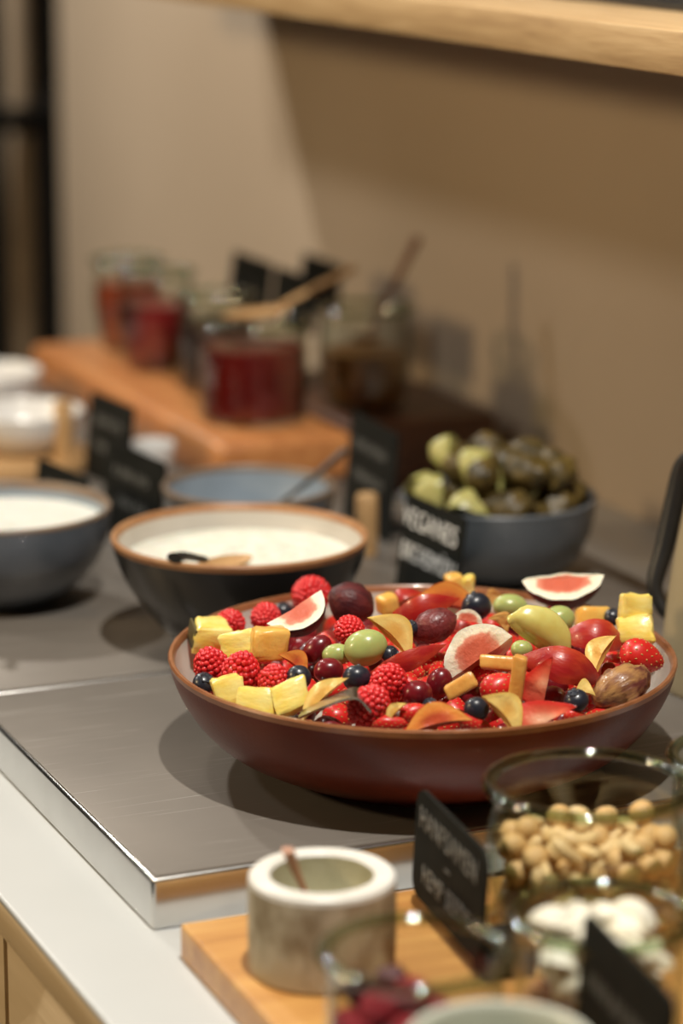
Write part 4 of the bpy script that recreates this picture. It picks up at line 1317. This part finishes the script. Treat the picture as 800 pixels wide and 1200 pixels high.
def settle(n, R, z0, rads, seed, iters=160):
    """Drop spheres into a cylinder and push overlaps apart."""
    rs = np.random.default_rng(seed)
    r = np.array(rads)
    a = rs.uniform(0, 2 * PI, n)
    q = R * 0.9 * np.sqrt(rs.random(n))
    p = np.c_[q * np.cos(a), q * np.sin(a), z0 + rs.uniform(0, 0.10, n)]
    for it in range(iters):
        p[:, 2] -= 0.0009 * (1 - it / iters)
        for _ in range(2):
            d = p[:, None, :] - p[None, :, :]
            dist = np.sqrt((d ** 2).sum(-1)) + 1e-9
            ov = (r[:, None] + r[None, :]) * 0.94 - dist
            np.fill_diagonal(ov, 0)
            ov = np.clip(ov, 0, None)
            p += (d / dist[..., None] * (ov * 0.25)[..., None]).sum(1)
            h = np.hypot(p[:, 0], p[:, 1])
            lim = R - r
            f = np.where(h > lim, lim / np.maximum(h, 1e-9), 1)
            p[:, 0] *= f
            p[:, 1] *= f
            p[:, 2] = np.maximum(p[:, 2], z0 + r)
    return p


bm = bmesh.new()
hz = blob_mesh('hazelnut', 1, 1, 1.08, 0.06, 1.6, 2, 3, lambda p, n: Vector((p.x * (1 - 0.22 * max(n.z, 0) ** 2), p.y * (1 - 0.22 * max(n.z, 0) ** 2), p.z)))
cp = []
for k in range(13):
    a = -1.25 + 2.5 * k / 12
    cp.append((math.cos(a) * 0.85 - 0.45, 0, math.sin(a) * 1.0))
cr = [0.16, 0.34, 0.43, 0.47, 0.48, 0.46, 0.43, 0.41, 0.40, 0.38, 0.36, 0.28, 0.12]
bm.free()


def arc_tube(path, radii, segs=12):
    b2 = bmesh.new()
    P = [Vector(p) for p in path]
    rg = []
    for i, p in enumerate(P):
        t = (P[min(i + 1, len(P) - 1)] - P[max(i - 1, 0)]).normalized()
        a = Vector((0, 1, 0))
        b_ = a.cross(t).normalized()
        rg.append([b2.verts.new(p + a * math.cos(2 * PI * k / segs) * radii[i] * 0.85 + b_ * math.sin(2 * PI * k / segs) * radii[i]) for k in range(segs)])
    for r0, r1 in zip(rg, rg[1:]):
        for k in range(segs):
            b2.faces.new((r0[k], r0[(k + 1) % segs], r1[(k + 1) % segs], r1[k]))
    b2.faces.new(rg[0])
    b2.faces.new(rg[-1])
    return bm_mesh(b2, 'cashew')


cw = arc_tube(cp, cr)
nn = 172
rng = random.Random(5)
rads = [0.0076 if k % 2 else 0.0070 for k in range(nn)]
pos = settle(nn, 0.0462, 0.0045, rads, 4)
for k in range(nn):
    if k % 2 == 0:
        o = link('hazelnut', hz, 'hazelnut_kernel', angle=180)
        s = rng.uniform(0.0062, 0.0074)
        tag(o, 'round peeled hazelnut in the nut jar', 'nut', 'hazelnuts in the nut jar')
    else:
        o = link('cashew', cw, 'cashew_kernel', angle=60)
        s = rng.uniform(0.0084, 0.0100)
        tag(o, 'pale curved cashew kernel in the nut jar', 'nut', 'cashews in the nut jar')
    o.scale = (s, s, s)
    o.location = (NUT[0] + pos[k][0], NUT[1] + pos[k][1], NUT[2] + pos[k][2])
    o.rotation_euler = (rng.uniform(0, 6), rng.uniform(0, 6), rng.uniform(0, 6))

nb = 42
pos = settle(nb, 0.0365, 0.0045, [0.0085] * nb, 8)
for k in range(nb):
    dark = k % 5 == 0
    if dark:
        o = link('dried_cherry', blob_mesh('dried_cherry', 0.0088, 0.0075, 0.0065, 0.25, 2.0, k, 3), 'dried_dark', angle=180)
        tag(o, 'shrivelled blackish cherry among dried red berries', 'berry', 'dried cherries in the jar')
    else:
        me = RASP[k % 3].copy()
        o = link('dried_raspberry', me, 'dried_berry', angle=180)
        o.scale = (0.016, 0.016, 0.017)
        tag(o, 'dried crimson raspberry in the small glass jar', 'berry', 'dried raspberries in the jar')
    o.location = (FL[0] + pos[k][0], FL[1] + pos[k][1], FL[2] + pos[k][2])
    o.rotation_euler = (rng.uniform(0, 6), rng.uniform(0, 6), rng.uniform(0, 6))

fill('brown_seeds', 'brown layer at the bottom of the white flake jar', 'food', FR, 0.0354, 0.0320, 0.027, 'brown_seed', 0.001, 200, 5)


def flake_mesh(seed, s):
    """Curled coconut chip with real thickness."""
    b2 = bmesh.new()
    nx, ny = 10, 4
    top, bot = [], []
    for i in range(nx + 1):
        a = -0.9 + 1.8 * i / nx
        w = s * 0.42 * math.sin(PI * (0.12 + 0.76 * i / nx))
        for lay, acc in ((0.0013, top), (-0.0013, bot)):
            acc.append([b2.verts.new(((s + lay) * math.sin(a), w * (2 * j / ny - 1), (s + lay) * math.cos(a) - s * 0.8 + s * 0.10 * math.sin(2.2 * (j - 2) + seed))) for j in range(ny + 1)])
    for i in range(nx):
        for j in range(ny):
            b2.faces.new((top[i][j], top[i + 1][j], top[i + 1][j + 1], top[i][j + 1]))
            b2.faces.new((bot[i][j], bot[i][j + 1], bot[i + 1][j + 1], bot[i + 1][j]))
        for j, q in ((0, 1), (ny, -1)):
            b2.faces.new((top[i][j], bot[i][j], bot[i + 1][j], top[i + 1][j]))
    for i in (0, nx):
        for j in range(ny):
            b2.faces.new((top[i][j], top[i][j + 1], bot[i][j + 1], bot[i][j]))
    return bm_mesh(b2, 'coconut_flake')


FLK = [flake_mesh(k, 0.0175) for k in range(4)]
for k in range(44):
    lay = k / 44
    a, q = k * 2.39996, 0.0215 * math.sqrt(((k * 7) % 44 + 0.5) / 44)
    o = link('coconut_flake', FLK[k % 4], 'coconut', angle=60)
    o.location = (FR[0] + q * math.cos(a), FR[1] + q * math.sin(a), FR[2] + 0.040 + 0.030 * lay)
    o.rotation_euler = (rng.uniform(-0.5, 0.5), rng.uniform(-0.5, 0.5), rng.uniform(0, 6))
    o.scale = (0.85, 1.0, 0.85)
    tag(o, 'white curled coconut flake in the small glass jar', 'flake', 'coconut flakes in the jar')

# the mesh data keeps materials per kind
bpy.context.view_layer.update()
